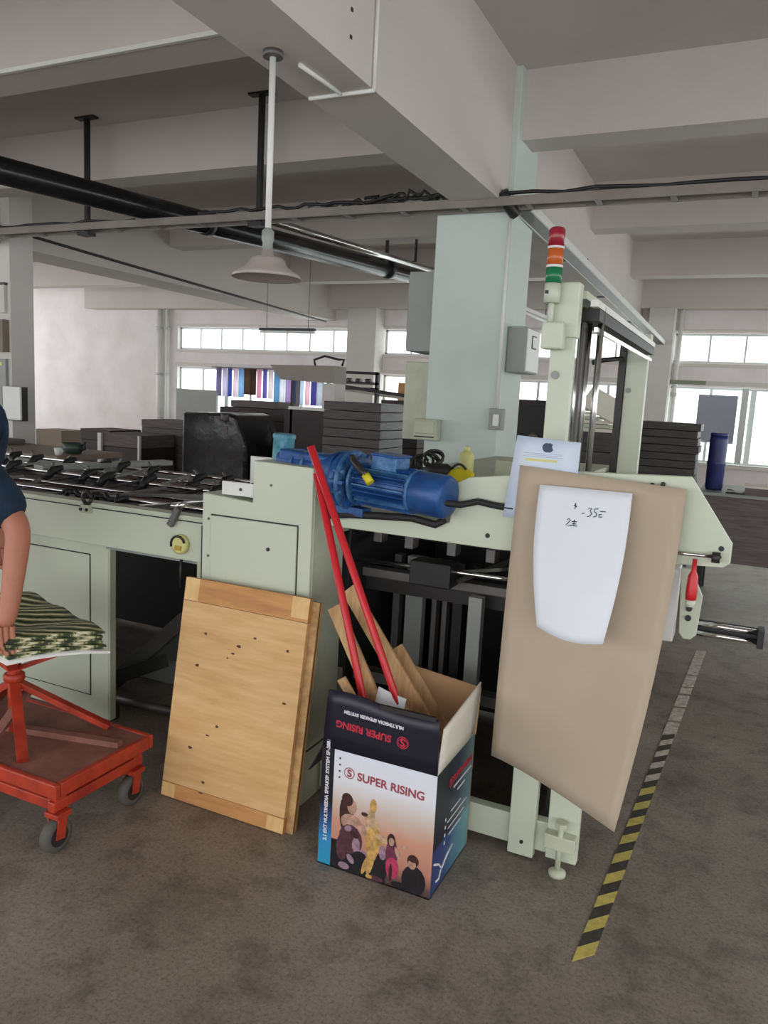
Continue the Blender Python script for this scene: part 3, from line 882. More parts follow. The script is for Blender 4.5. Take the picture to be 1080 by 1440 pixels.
bx('foot', M['dark'], fd, -2.47, -2.43, 2.475, 2.52, 0, .06)
bx('bed', M['redbrown'], fd, -4.68, -1.85, 2.44, 3.74, .88, .905)
# bed boards and belts
rnd = random.Random(3)
for i in range(6):
    y = 2.50 + i * .2
    bx('bed_board', M[('black', 'dark', 'redbrown')[i % 3]], fd, -4.6, -1.87, y, y + .13, .905, .93 + .006 * (i % 2))
for i, y in enumerate((2.62, 2.86, 3.12, 3.42, 3.62)):
    MB().tube([(-4.6, y, .985 - .012 * (i % 2)), (-1.86, y, .985 - .012 * (i % 2))], .008 if i % 2 else .011, 8).build('chrome_rod', M['chrome'], fd)
for i in range(18):
    x = -4.3 + i * .135 + rnd.uniform(-.04, .04)
    y = (2.55, 2.9, 3.2)[i % 3] + rnd.uniform(-.06, .06)
    dx = rnd.uniform(-.18, .22)
    MB().bar((x, y, .965), (x + dx, y + rnd.uniform(.2, .4), 1.0), .022, .012).build('feed_arm', M[('iron', 'dark', 'greysteel')[i % 3]], fd)
for i in range(20):
    x = -4.25 + (i // 2) * .235 + rnd.uniform(-.07, .07)
    y = (3.12, 3.5)[i % 2] + rnd.uniform(-.05, .05)
    hh = rnd.uniform(.0, .03)
    c = MB().tube([(x, y - .05, .955), (x, y, .985 + hh), (x + .02, y + .05, 1.0 + hh)], [.018, .024, .014], 8).build('rod_clamp', M['black'], fd)
    MB().tube([(x - .02, y - .06, .95), (x + .02, y - .06, .95)], .026, 10).build('roller', M['rubber'], c)
    MB().tube([(x, y, 1.0 + hh), (x + rnd.uniform(-.03, .03), y, 1.03 + hh)], .008, 8).build('screw', M['iron'], c)
for i in range(6):
    x = -3.9 + i * .36
    MB().bar((x, 2.46, .945), (x + .34, 2.78 + .05 * (i % 3), .965), .05, .008).build('slide_plate', M[('iron', 'dark')[i % 2]], fd)
MB().bar((-2.30, 2.50, .985), (-1.90, 3.3, 1.0), .03, .012).build('feed_arm', M['chrome'], fd)
MB().bar((-2.75, 2.60, .985), (-2.15, 2.95, 1.0), .025, .012).build('feed_arm', M['iron'], fd)
for i in range(5):
    x = -2.9 + i * .2
    bx('side_guide', M['dark'], fd, x, x + .14, 2.47, 2.50, .96, .99)
MB().tube([(-2.75 + .016 * q, 2.5 + .02 * math.sin(q * 1.7), 1.005 + .014 * math.sin(q * 2.3)) for q in range(24)], .012, 6).build('drive_chain', M['black'], fd)
bx('guide_board', M['greysteel'], fd, -2.35, -1.95, 2.78, 2.95, .985, .991)
bk = bx('side_bracket', M['cream2'], fd, -2.49, -2.445, 2.355, 2.40, .955, .99, bevel=.003)
MB().tube([(-2.467 + .024 * math.cos(a * .52), 2.37, 1.018 + .024 * math.sin(a * .52)) for a in range(13)], .008, 6).build('ring', M['dark'], bk)
for x in (-2.485, -2.452):
    MB().lathe([(.007, 0), (.007, .006)], (x, 2.355, .97), (0, -1, 0), 8).build('bolt', M['dark'], bk)
lv = MB().bar((-2.018, 2.362, .955), (-1.975, 2.362, 1.03), .02, .024).build('lever', M['iron'], fd)
MB().tube([(-1.98, 2.36, 1.032), (-1.945, 2.365, 1.05)], .012, 8).build('lever_knob', M['chrome'], lv)
dl = MB().lathe([(.036, 0), (.04, .006), (.04, .018), (.03, .024)], (-1.972, 2.38, .884), (0, -1, 0), 24).build('dial', M['palegreen'], fd)
MB().tube([(-1.972 + .034 * math.cos(a * .45 + .3), 2.354, .884 + .034 * math.sin(a * .45 + .3)) for a in range(8)], .005, 6).build('dial_rim', M['dark'], dl)
bx('dial_plate', mat('brass', (190, 160, 70), .4, .5), dl, -1.985, -1.955, 2.350, 2.356, .862, .880)
MB().tube([(-1.99, 2.40, .83), (-1.985, 2.39, .76), (-1.99, 2.40, .70)], .006, 6).build('hanging_wire', M['dark'], fd)
bx('hinge_strip', M['dark'], fd, -1.872, -1.85, 2.372, 2.38, .70, .97)
bx('corner_post', M['cream2'], fd, -1.90, -1.83, 2.385, 2.45, .02, .82)
t = thing('scrap_box', (-2.5, 3.1, 0), 'grey metal box on the dark floor under the feeder table', 'box')
bx('box_body', M['greysteel'], t, -2.75, -2.30, 2.95, 3.25, .0, .12, bevel=.006)
bx('box_lid', M['greysteel'], t, -2.76, -2.29, 2.94, 3.26, .12, .135, bevel=.003)
tag(MB().bar((-2.72, 2.78, .022), (-2.34, 2.86, .40), .07, .03, up=(0, -1, .2)).build('metal_bar', M['iron']), 'flat grey bar propped under the feeder table', 'bar')
tag(MB().bar((-2.75, 2.7, .03), (-2.36, 2.74, .22), .06, .03, up=(0, -1, .2)).build('metal_bar', M['dark']), 'dark bar resting low under the feeder table', 'bar')
tag(MB().tube([(-2.60, 2.62, .025), (-2.20, 2.66, .025)], .02, 10).build('metal_bar', M['iron']), 'round grey bar on the floor under the feeder table', 'bar')
MB().grid(lambda u, v: (-2.40 + .55 * u, 2.5 + .9 * v, .80 - .13 * v * (1 - u)), 2, 2, (0, 0, .01)).build('sloping_shelf', M['desk'], fd)

# ------------------------------------------------------------------ plywood boards leaning on the cabinet
def lean(x0, x1, s0, s1, d0, d1, yb, yt, h):
    """box on a leaning plane: s runs up the slope, d outward towards the viewer"""
    dv = Vector((0, yt - yb, h)).normalized()
    nv = Vector((0, -dv.z, dv.y))
    o = Vector((0, yb, 0))
    P = lambda x, s, d: o + Vector((x, 0, 0)) + dv * s + nv * d
    mb = MB()
    return mb.add([P(x0, s0, d0), P(x1, s0, d0), P(x1, s0, d1), P(x0, s0, d1), P(x0, s1, d0), P(x1, s1, d0), P(x1, s1, d1), P(x0, s1, d1)],
                  [(3, 2, 1, 0), (4, 5, 6, 7), (0, 1, 5, 4), (1, 2, 6, 5), (2, 3, 7, 6), (3, 0, 4, 7)])


LB = dict(yb=2.112, yt=2.24, h=.80)
S = .812
x0, x1 = -1.815, -1.285
t = thing('plywood_board', (-1.55, 2.1, 0), 'pale plywood board with knots leaning against the cabinet, in front', 'board')
e = .0015
lean(x0, x1, .055, S - .085, .002, .022, **LB).build('panel', M['ply'], t)
lean(x0, x1, S - .085 + e, S, .002, .0217, **LB).build('top_strip', M['ply_dark'], t)
lean(x0, x1, .0, .055 - e, .002, .0217, **LB).build('bottom_strip', M['ply_dark'], t)
for a, b_, c, d in ((x0, x0 + .065 - e, S - .085, S), (x1 - .07 + e, x1, S - .075, S), (x1 - .07 + e, x1, 0, .05), (x0, x0 + .06, 0, .05)):
    lean(a, b_, c + .002, d, .0212, .0219, **LB).build('corner_block', M['ply_light'], t)
for u, s in ((.22, .62), (.50, .60), (.46, .57), (.42, .55), (.18, .50), (.40, .30), (.33, .26), (.20, .20), (.62, .64), (.9, .44), (.88, .62), (.34, .09), (.33, .05)):
    xx = x0 + u * (x1 - x0)
    kw, kh = .004 + .006 * abs(math.sin(s * 40)), .0025 + .003 * abs(math.cos(s * 31))
    dv = Vector((0, LB['yt'] - LB['yb'], LB['h'])).normalized()
    nv = Vector((0, -dv.z, dv.y))
    kc = Vector((xx, LB['yb'], 0)) + dv * s + nv * .0226
    MB().add([kc + Vector((kw, 0, 0)) * math.cos(q * .7854) * (1 + .3 * math.sin(q * 2.1 + s * 9)) + dv * kh * math.sin(q * .7854) for q in range(8)], [list(range(8))]).build('knot', M['knot'], t, fix=False)
t = thing('plywood_board', (-1.5, 2.1, 0), 'second plywood board wedged behind the knotty one, edge showing', 'board')
lean(-1.79, -1.258, .0, S - .012, -.026, .0, **LB).build('panel', M['plyedge'], t)
lean(-1.79, -1.2575, .0, S - .012, -.010, -.006, **LB).build('glue_line', M['knot'], t)

# ------------------------------------------------------------------ printed carton
bxX0, bxX1, bxY0, bxY1, bxH = -1.105, -.715, 2.02, 2.365, .40
ct = thing('carton', (-.91, 2.19, 0), 'open printed speaker carton with people on the front and sticks inside', 'box')
skym = gradmat('carton_photo', 2, 0, .4, [(0.0, (44, 38, 44)), (0.10, (96, 72, 70)), (0.22, (188, 130, 112)), (0.45, (204, 150, 126)), (0.60, (206, 188, 176)), (0.80, (226, 228, 234)), (1, (224, 228, 240))], noise=.06)
stripm = gradmat('carton_strip', 2, 0, .4, [(0, (44, 150, 190)), (0.22, (52, 140, 196)), (0.40, (40, 70, 120)), (0.55, (20, 20, 32)), (1, (18, 18, 28))])
sidem = gradmat('carton_side', 1, -.18, .18, [(0, (22, 22, 40)), (0.5, (26, 28, 44)), (0.75, (58, 70, 84)), (1, (108, 134, 140))], noise=.25)
sidelow = gradmat('carton_side_low', 1, -.18, .18, [(0, (40, 40, 96)), (0.5, (48, 72, 120)), (1, (110, 160, 168))], noise=.3)
W_ = .004
bx('bottom', M['kraft'], ct, bxX0, bxX1, bxY0, bxY1, 0, W_)
fw = bx('front_wall', skym, ct, bxX0 + .045, bxX1, bxY0, bxY0 + W_, 0, bxH)
bx('printed_strip', stripm, fw, bxX0, bxX0 + .045, bxY0, bxY0 + W_, 0, bxH)
bx('back_wall', M['kraft'], ct, bxX0, bxX1, bxY1 - W_, bxY1, 0, bxH)
bx('left_wall', M['kraft'], ct, bxX0, bxX0 + W_, bxY0 + W_, bxY1 - W_, 0, bxH)
rw = bx('right_wall', sidem, ct, bxX1 - W_, bxX1, bxY0 + W_, bxY1 - W_, .15, bxH)
bx('lower_print', sidelow, rw, bxX1 - W_, bxX1, bxY0 + W_, bxY1 - W_, 0, .15)
# flaps: front one nearly upright, printed navy; side and back show the plain inside
ff = MB().grid(lambda u, v: (bxX0 + .02 * v + (bxX1 - bxX0 - .02 * v - .0 * v) * u, bxY0 - .012 * v + .004 * math.sin(math.pi * u) * v, bxH + (.195 - .02 * u + .006 * math.sin(7 * u)) * v), 10, 4, (0, W_, 0)).build('front_flap', M['navy'], ct)
MB().grid(lambda u, v: (bxX1 + .012 * v, bxY0 + .005 + (bxY1 - bxY0 - .01) * u, bxH + (.15 + .035 * u) * v), 6, 4, (-W_, 0, 0)).build('side_flap', M['cardwhite'], ct)
MB().grid(lambda u, v: (bxX0 + .09 + (bxX1 - bxX0 - .085) * u, bxY1 + .035 * v * (1 - .3 * u), bxH + (.185 - .03 * u) * v), 6, 4, (0, -W_, 0)).build('back_flap', M['kraft'], ct)
MB().grid(lambda u, v: (bxX0 - .05 * v, bxY0 + .01 + (bxY1 - bxY0 - .02) * u, bxH - .10 * v), 4, 3, (-W_, 0, 0)).build('left_flap', M['navy'], ct)
tp = bx('packing_tape', M['dark'], ff, bxX0 + .20, bxX0 + .38, bxY0 - .0165, bxY0 - .006, bxH + .172, bxH + .186)
# lettering
yf = bxY0 - .0008
text('title', 'SUPER RISING', M['print_maroon'], fw, .037, (bxX0 + .128, yf, .318), (1, 0, -.02), (0.02, 0, 1), bold=.0008)


def ring(name, c, r0, r1, xd, zd, mt, parent, n=24):
    xd, zd = Vector(xd), Vector(zd)
    nn = xd.cross(zd).normalized() * .0006
    vs, fs = [], []
    for k in range(n):
        a = 2 * math.pi * k / n
        d = xd * math.cos(a) + zd * math.sin(a)
        vs += [Vector(c) + d * r0 + nn, Vector(c) + d * r1 + nn]
    for k in range(n):
        q = (k + 1) % n
        fs.append((2 * k, 2 * k + 1, 2 * q + 1, 2 * q))
    return MB().add(vs, fs).build(name, mt, parent, fix=False)


ring('emblem_ring', (bxX0 + .10, yf, .334), .016, .0185, (1, 0, 0), (0, 0, 1), M['print_maroon'], fw)
text('emblem', 'S', M['print_maroon'], fw, .034, (bxX0 + .1005, yf, .322), (1, 0, 0), (0, 0, 1), 'CENTER', bold=.001)
for k in range(4):
    ring('bullet_icon', (bxX0 + .066, yf, .375 - .021 * k), .0, .0035, (1, 0, 0), (0, 0, 1), M['ink'], fw, 8)
text('strip_text', '2.1 EXT MULTIMEDIA SPEAKER SYSTEM SR-2881', M['print_white'], fw, .0165, (bxX0 + .028, yf, .085), (0, 0, 1), (-1, 0, 0), bold=.0006)
# upside-down lettering on the raised flap
fl = lambda u, v: Vector((bxX0 + .02 * v + (bxX1 - bxX0 - .02 * v) * u, bxY0 - .012 * v + .004 * math.sin(math.pi * u) * v - .0012, bxH + (.195 - .02 * u) * v))
o = fl(.70, .42)
dn = (fl(.5, .2) - fl(.5, .6)).normalized()
text('flap_title', 'SUPER RISING', M['print_red'], ff, .031, fl(.60, .50), (-1, 0, .04), dn, bold=.001)
text('flap_line', 'MULTIMEDIA SPEAKER SYSTEM', M['print_white'], ff, .0148, fl(.70, .72), (-1, 0, .04), dn, bold=.0006)
c = fl(.70, .44)
ring('flap_emblem', c, .016, .019, (1, 0, 0), (0, 0, 1), M['print_red'], ff, 4)
ring('flap_emblem', c, .017, .0195, (.8, 0, .6), (-.6, 0, .8), M['print_red'], ff, 24)
text('flap_emblem_letter', 'S', M['print_red'], ff, .034, c + Vector((0, -.001, .012)), (-1, 0, 0), (0, 0, -1), 'CENTER', bold=.001)
# side print
xs = bxX1 + .0008
text('side_title', 'SUPER RISING', M['print_red'], rw, .030, (xs, bxY0 + .15, .315), (0, 1, 0), (0, 0, 1), bold=.0008)
ring('side_emblem', (xs, bxY0 + .13, .325), .013, .017, (0, 1, 0), (0, 0, 1), M['print_red'], rw)
text('side_emblem_letter', 'S', M['print_red'], rw, .026, (xs, bxY0 + .13, .316), (0, 1, 0), (0, 0, 1), 'CENTER', bold=.001)
for k, (a, b_, z) in enumerate(((.16, .33, .29), (.20, .27, .265), (.15, .24, .215), (.12, .30, .19), (.13, .28, .165), (.14, .25, .14))):
    bx('printed_line', M['print_white'], rw, xs - .0008, xs + .0002, bxY0 + a, bxY0 + b_, z, z + (.006 if k < 2 else .004))
for k in range(4):
    bx('printed_mark', M['print_white'], rw, xs - .0008, xs + .0002, bxY0 + .10, bxY0 + .108, .205 - .026 * k, .215 - .026 * k)
MB().tube([(xs, bxY0 + .02, .105), (xs, bxY0 + .06, .085), (xs, bxY0 + .09, .055), (xs, bxY0 + .13, .075), (xs, bxY0 + .18, .088)], .0035, 6).build('printed_bolt', M['print_white'], rw)
MB().tube([(xs, bxY0 + .085, .055), (xs, bxY0 + .07, .03), (xs, bxY0 + .045, .035)], .003, 6).build('printed_bolt', M['print_white'], rw)
# printed people: flat colour patches on the photo
PC = {k: mat('print_' + k, c, .45, var=.5, scale=55) for k, c in dict(brown=(74, 44, 40), skin1=(206, 164, 144), skin2=(224, 190, 150), sand=(222, 176, 104), plum=(96, 58, 70), lilac=(172, 140, 158), blk=(34, 30, 36), pink=(200, 64, 104), mag=(124, 60, 84), gold=(214, 180, 90), haze=(176, 120, 100)).items()}
LAY = [0]


def patch(c, x, z, rx, rz, tilt=0.0, n=14, pts=None):
    LAY[0] += 1
    y = bxY0 - .0004 - LAY[0] * .00004
    if pts is None:
        pts = []
        for k in range(n):
            a = 2 * math.pi * k / n
            dx, dz = rx * math.cos(a), rz * math.sin(a)
            pts.append((x + dx * math.cos(tilt) - dz * math.sin(tilt), z + dx * math.sin(tilt) + dz * math.cos(tilt)))
    X_ = bxX0
    MB().add([(X_ + a, y, max(b_, .003)) for a, b_ in pts], [list(range(len(pts)))]).build('printed_shape', PC[c], fw, fix=False)


def P_(px):
    return px


patch('blk', 0, 0, 0, 0, pts=[(.046, .003), (.24, .003), (.24, .05), (.20, .075), (.12, .10), (.046, .10)])
patch('brown', .098, .185, .026, .070, .1)
patch('skin1', .115, .225, .017, .024)
patch('brown', .098, .245, .020, .022, .3)
patch('skin1', .115, .172, .038, .028)
patch('skin1', .155, .160, .030, .018, -.2)
patch('plum', .115, .115, .042, .050, .1)
patch('lilac', .135, .100, .014, .028)
patch('lilac', .165, .075, .022, .014, -.6)
patch('plum', .085, .08, .02, .045)
patch('skin2', .182, .215, .014, .020)
patch('sand', .188, .248, .012, .024)
patch('skin2', .190, .180, .026, .030)
patch('brown', .160, .213, .012, .007)
patch('sand', .195, .130, .030, .050)
patch('sand', .188, .075, .014, .06, -.15)
patch('skin2', .225, .150, .026, .011, -.25)
patch('blk', .225, .055, .022, .052)
patch('lilac', .228, .105, .013, .024)
patch('mag', .258, .105, .020, .062)
patch('brown', .255, .155, .014, .022)
patch('skin1', .256, .150, .009, .014)
patch('pink', .262, .065, .022, .036)
patch('brown', .258, .05, .006, .03)
patch('blk', .335, .045, .040, .050)
patch('brown', .330, .110, .019, .020)
patch('skin1', .328, .098, .013, .016)
patch('brown', .330, .116, .018, .011)
patch('blk', .30, .015, .04, .012)
patch('skin1', .300, .145, .012, .005, .2)
patch('skin1', .278, .120, .007, .020, .4)
patch('lilac', .105, .150, .014, .010, .5)
patch('brown', .128, .135, .016, .010, -.4)
patch('blk', .150, .055, .030, .030)
patch('lilac', .118, .050, .010, .018, .7)
patch('sand', .170, .045, .008, .035, -.3)
patch('plum', .205, .012, .03, .010)
patch('lilac', .095, .020, .02, .012)
patch('skin2', .176, .19, .008, .02, .6)
patch('gold', .185, .012, .012, .007)

# contents of the carton
for k, (a, b_, wd, lab) in enumerate((
        ((-1.181, 2.20, .80), (-.93, 2.15, .42), .05, 'short timber slat standing in the carton beside the red pole'),
        ((-1.182, 2.30, .84), (-.78, 2.20, .41), .055, 'longest wide timber slat leaning between the two red poles'),
        ((-1.0, 2.31, .66), (-.78, 2.30, .38), .06, 'broad timber slat leaning low at the back of the carton'),
        ((-1.09, 2.10, .60), (-1.0, 2.12, .46), .03, 'short pale timber stub poking from the carton corner'))):
    tag(MB().bar(a, b_, .014, wd, up=(1, 0, .3)).build('timber_batten', M['slat'], bevel=.002), lab, 'timber')
tag(MB().tube([(-1.236, 2.10, 1.335), (-.905, 2.17, .50), (-.775, 2.19, .02)], .0125, 12).build('red_pole', M['redstick']), 'longer red pole standing in the carton, leaning past the motor', 'pole')
tag(MB().tube([(-1.222, 2.12, 1.25), (-1.02, 2.14, .50), (-.92, 2.16, .02)], .0125, 12).build('red_pole', M['redstick']), 'shorter red pole standing in the carton, leaning on the cabinet side', 'pole')
tag(MB().grid(lambda u, v: (-1.00 + .09 * u + .02 * v, 2.10 + .05 * v + .02 * u * u, .36 + .22 * v - .03 * u), 5, 5, (0, .0015, 0)).build('scrap_paper', M['paper']), 'white scrap paper sticking up inside the carton', 'paper')
tag(MB().grid(lambda u, v: (-.83 + .10 * u, 2.06 + .06 * v, .40 + .13 * v * (1 - u)), 4, 4, (0, .0015, 0)).build('scrap_paper', M['cardwhite']), 'white folded card beside the broad slat in the carton', 'paper')

# ------------------------------------------------------------------ leaning cardboard, notice paper, poster
def sheet(u, v):
    L_ = Vector((-.645, 2.335, .352)).lerp(Vector((-.624, 2.335, 1.313)), v)
    R_ = Vector((-.214, 2.335, .325)).lerp(Vector((-.137, 2.335, 1.284)), v)
    p = L_.lerp(R_, u)
    p.y -= .22 * u ** 1.3 * (1 - v) ** 1.6 + .012 * math.sin(math.pi * v) * (1 - u)
    p.x += .018 * u * math.sin(math.pi * v)
    return p


tag(MB().grid(sheet, 14, 20, (0, .004, 0)).build('cardboard_sheet', M['board']), 'large grey-beige cardboard sheet hung against the machine, curling at the foot', 'cardboard')


def note(u, v):
    L_ = Vector((-.500, 2.20, .852)).lerp(Vector((-.550, 2.305, 1.262)), v)
    R_ = Vector((-.305, 2.19, .836)).lerp(Vector((-.279, 2.305, 1.262)), v)
    p = L_.lerp(R_, u)
    p.y += -.022 * math.sin(math.pi * u) * (1 - v) - .012 * math.sin(math.pi * v)
    p.x -= .012 * math.sin(math.pi * v) * (1 - 2 * u)
    p.z -= .012 * math.sin(math.pi * u) * (1 - v)
    return p


nt_ = tag(MB().grid(note, 12, 16, (0, .0012, 0)).build('notice_paper', M['paper']), 'white paper notice with handwriting taped to the cardboard sheet', 'paper')
for st in ([(.42, .90), (.425, .88), (.42, .86)], [(.405, .885), (.44, .875)],
           [(.50, .835), (.53, .842)],
           [(.56, .875), (.60, .877), (.585, .858), (.605, .845), (.59, .825), (.56, .82)],
           [(.67, .878), (.63, .874), (.63, .856), (.655, .85), (.655, .828), (.625, .822)],
           [(.69, .862), (.75, .864)], [(.71, .845), (.68, .84), (.69, .825), (.72, .828)],
           [(.35, .785), (.375, .792), (.39, .78), (.345, .748), (.40, .75)],
           [(.43, .79), (.43, .748)], [(.405, .775), (.46, .778)], [(.41, .762), (.455, .764)], [(.39, .748), (.47, .75)]):
    MB().tube([note(a, b_) + Vector((0, -.0012, 0)) for a, b_ in st], .0014, 5).build('pen_stroke', M['ink'], nt_)

po = thing('poster', (-.55, 2.35, 1.14), 'pale blue printed sheet with a dark apple emblem behind the cardboard', 'poster')
posm = mat('poster_print', (216, 226, 240), .6, scale=5, c2=(196, 212, 234))
PO = lambda u, v: Vector((-.672 + .222 * u + .028 * v * (1 - .9 * u), 2.352, 1.142 + .262 * v - .010 * u * v + .03 * u * (1 - v)))
MB().grid(PO, 4, 6, (0, .0015, 0)).build('sheet', posm, po)
ap = []
for k in range(28):
    a = 2 * math.pi * k / 28
    r_o = .0165 * (1 + .06 * math.cos(2 * a)) * (1 - .16 * math.exp(-((a - math.pi / 2) / .22) ** 2) - .10 * math.exp(-((a - 3 * math.pi / 2) / .2) ** 2))
    p = (r_o * math.cos(a), r_o * math.sin(a))
    d = math.hypot(p[0] - .021, p[1] - .003)
    if d < .0095:
        q = .0095 / max(d, 1e-5)
        p = (.021 + (p[0] - .021) * q, .003 + (p[1] - .003) * q)
    ap.append(p)
cx, cz = -.545, 1.372
MB().prism([(cx + a, cz + b_) for a, b_ in ap], 'xz', 2.3505, 2.3515).build('apple_emblem', M['logo'], po)
bx('text_line', M['palegreen'], po, -.613, -.515, 2.3508, 2.3518, 1.328, 1.336)
for k in range(3):
    bx('text_line', M['bluegrey'], po, -.62 + .0 * k, -.50, 2.351, 2.3518, 1.352 - .005 * k - .0, 1.3528 - .005 * k)

# ------------------------------------------------------------------ hazard tape on the floor
hz = thing('hazard_tape', (-.2, 3, 0), 'black and yellow striped floor tape wearing to white further along the aisle', 'tape')
T0, T1 = Vector((-.250, 1.98)), Vector((-.108, 5.25))
td = (T1 - T0).normalized()
tn = Vector((td.y, -td.x))


def strip(s0, s1, mt, skew=.03, wd=.024, name='stripe'):
    ps = []
    for s, k in ((s0, -1), (s1, -1), (s1, 1), (s0, 1)):
        p = T0 + td * (s + skew * k) + tn * wd * k
        ps.append((p.x, p.y))
    MB().prism(ps, 'xy', .0005, .0022).build(name, M[mt], hz)


for k in range(13):
    s = .02 + k * .131
    strip(s, s + .064, 'tape_y' if k < 9 else 'tape_w', name='yellow_stripe')
    strip(s + .0655, s + .1295, 'tape_k', name='black_stripe')
s = .02 + 13 * .131
rn = random.Random(5)
while s < 3.2:
    d = rn.uniform(.10, .2)
    strip(s, s + d, 'tape_w', skew=.01, wd=.028, name='worn_strip')
    s += d + rn.uniform(.01, .035)

# ------------------------------------------------------------------ lift cart with striped sheets
ca = thing('lift_cart', (-2.27, 1.83, 0), 'orange-red steel lift cart on caster wheels, rusty deck', 'cart')
cx0, cx1, cy0, cy1, dz = -2.64, -1.825, 1.62, 2.06, .248
bx('deck', M['cartdeck'], ca, cx0 + .02, cx1 - .02, cy0 + .02, cy1 - .02, dz - .012, dz - .004)
for b_ in ((cx0, cx1, cy0, cy0 + .022), (cx0, cx1, cy1 - .022, cy1), (cx0, cx0 + .022, cy0 + .022, cy1 - .022), (cx1 - .022, cx1, cy0 + .022, cy1 - .022)):
    bx('deck_rim', M['cartred'], ca, *b_, dz - .05, dz, bevel=.006)
for b_ in ((cx0 + .05, cx1 - .045, cy0 + .03, cy0 + .06), (cx0 + .05, cx1 - .045, cy1 - .06, cy1 - .03)):
    bx('base_rail', M['cartred'], ca, *b_, .135, .172, bevel=.005)
bx('base_rail', M['cartred'], ca, cx1 - .06, cx1 - .03, cy0 + .02, cy1 - .02, .135, .172, bevel=.005)
bx('base_rail', M['cartred'], ca, cx0 + .03, cx0 + .06, cy0 + .02, cy1 - .02, .135, .172, bevel=.005)
bx('spacer', M['cartred'], ca, cx1 - .07, cx1 - .03, cy0 + .03, cy0 + .07, .172, .2)
bx('spacer', M['cartred'], ca, cx1 - .07, cx1 - .03, cy1 - .07, cy1 - .03, .172, .2)
bx('spacer', M['cartred'], ca, cx0 + .03, cx0 + .07, cy0 + .03, cy0 + .07, .172, .2)
bx('spacer', M['cartred'], ca, cx0 + .03, cx0 + .07, cy1 - .07, cy1 - .03, .172, .2)
for wx, wy in ((-1.865, 1.665), (-1.865, 2.0), (-2.59, 1.665), (-2.59, 2.0)):
    cs = bx('caster_fork', M['cartred'], ca, wx - .03, wx + .03, wy - .03, wy + .03, .118, .136, bevel=.003)
    for sgn in (-1, 1):
        MB().bar((wx + sgn * .022, wy, .125), (wx + sgn * .022, wy - .012, .048), .034, .005, up=(1, 0, 0)).build('fork_leg', M['cartred'], cs)
    MB().lathe([(.04, -.016), (.054, -.014), (.055, 0), (.054, .014), (.04, .016)], (wx, wy - .01, .055), (1, 0, 0), 24).build('wheel', M['tyre'], cs)
    MB().lathe([(.034, -.018), (.034, .018)], (wx, wy - .01, .055), (1, 0, 0), 18).build('hub', M['dark'], cs)
pc = Vector((-2.27, 1.84, 0))
MB().tube([pc + Vector((0, 0, dz - .005)), pc + Vector((0, 0, .50))], .024, 14).build('centre_post', M['cartred'], ca)
MB().lathe([(.03, .43), (.036, .435), (.036, .455), (.03, .46)], pc, n=16).build('post_collar', M['cartred'], ca)
for ex, ey in ((-2.0, 2.02), (-2.56, 2.0), (-2.52, 1.66), (-2.04, 1.68)):
    MB().bar(pc + Vector((0, 0, .43)), (ex, ey, dz + .004), .035, .02).build('brace', M['cartred'], ca)
MB().bar((-2.5, 1.78, dz + .006), (-1.86, 1.93, dz + .006), .03, .02).build('deck_bar', M['cartdeck'], ca)
MB().bar(pc + Vector((.03, .05, .40)), (-2.20, 1.66, dz + .004), .035, .014).build('strut', M['cartdeck'], ca)
for ex, ey in ((-2.02, 1.90), (-2.42, 2.0), (-2.52, 1.80), (-2.12, 1.70)):
    MB().bar(pc + Vector((0, 0, .47)), (ex, ey, .588), .035, .016).build('tray_arm', M['cartred'], ca)
def quad(u, v):
    return Vector((-2.62, 1.78, 0)).lerp(Vector((-2.075, 1.655, 0)), u).lerp(Vector((-2.45, 2.06, 0)).lerp(Vector((-1.895, 1.92, 0)), u), v)


def TR(u, v):
    return quad(u, v) + Vector((0, 0, .592 - .012 * (2 * v - 1) ** 2 * u))


MB().grid(TR, 12, 4, (0, 0, .007)).build('tray', M['white'], ca)
stripe = bpy.data.materials.new('striped_print')
stripe.use_nodes = True
nt = stripe.node_tree
b = nt.nodes['Principled BSDF']
tc = nt.nodes.new('ShaderNodeTexCoord')
mp = nt.nodes.new('ShaderNodeMapping')
mp.inputs['Rotation'].default_value = (0, 0, R(58))
wv = nt.nodes.new('ShaderNodeTexWave')
wv.inputs['Scale'].default_value = 9
wv.inputs['Distortion'].default_value = 3.5
wv.inputs['Detail'].default_value = 3
nt.links.new(tc.outputs['Object'], mp.inputs[0])
nt.links.new(mp.outputs[0], wv.inputs['Vector'])
r = nt.nodes.new('ShaderNodeValToRGB')
e = r.color_ramp.elements
e[0].position, e[0].color = .0, (*lin((34, 40, 26)), 1)
e[1].position, e[1].color = 1.0, (*lin((206, 206, 184)), 1)
for p, c in ((.30, (62, 78, 38)), (.5, (150, 156, 108)), (.66, (44, 44, 40)), (.84, (170, 166, 110))):
    x = e.new(p)
    x.color = (*lin(c), 1)
nt.links.new(wv.outputs[0], r.inputs[0])
nt.links.new(r.outputs[0], b.inputs['Base Color'])
b.inputs['Roughness'].default_value = .45
M['stripe'] = stripe
ss = thing('printed_sheets', (-2.25, 1.86, .6), 'pile of green-black striped printed sheets on the lift cart tray', 'paper')
def sheetpt(u, v, k):
    f = k / 6
    p = quad(.03 + .94 * u + .015 * math.sin(k * 2.1), .04 + .92 * v + .02 * math.sin(k * 1.3))
    p.z = .602 + .010 * k + .016 * math.sin(4.5 * u + k * .3) * math.sin(math.pi * v) * f + .02 * f * v * (1 - u) + .006 * math.sin(17 * u + k) * f - .01 * (2 * v - 1) ** 2 * u
    return p


for k in range(7):
    MB().grid(lambda u, v: sheetpt(u, v, k), 20, 8, (0, 0, .007)).build('sheet', M['stripe'], ss)

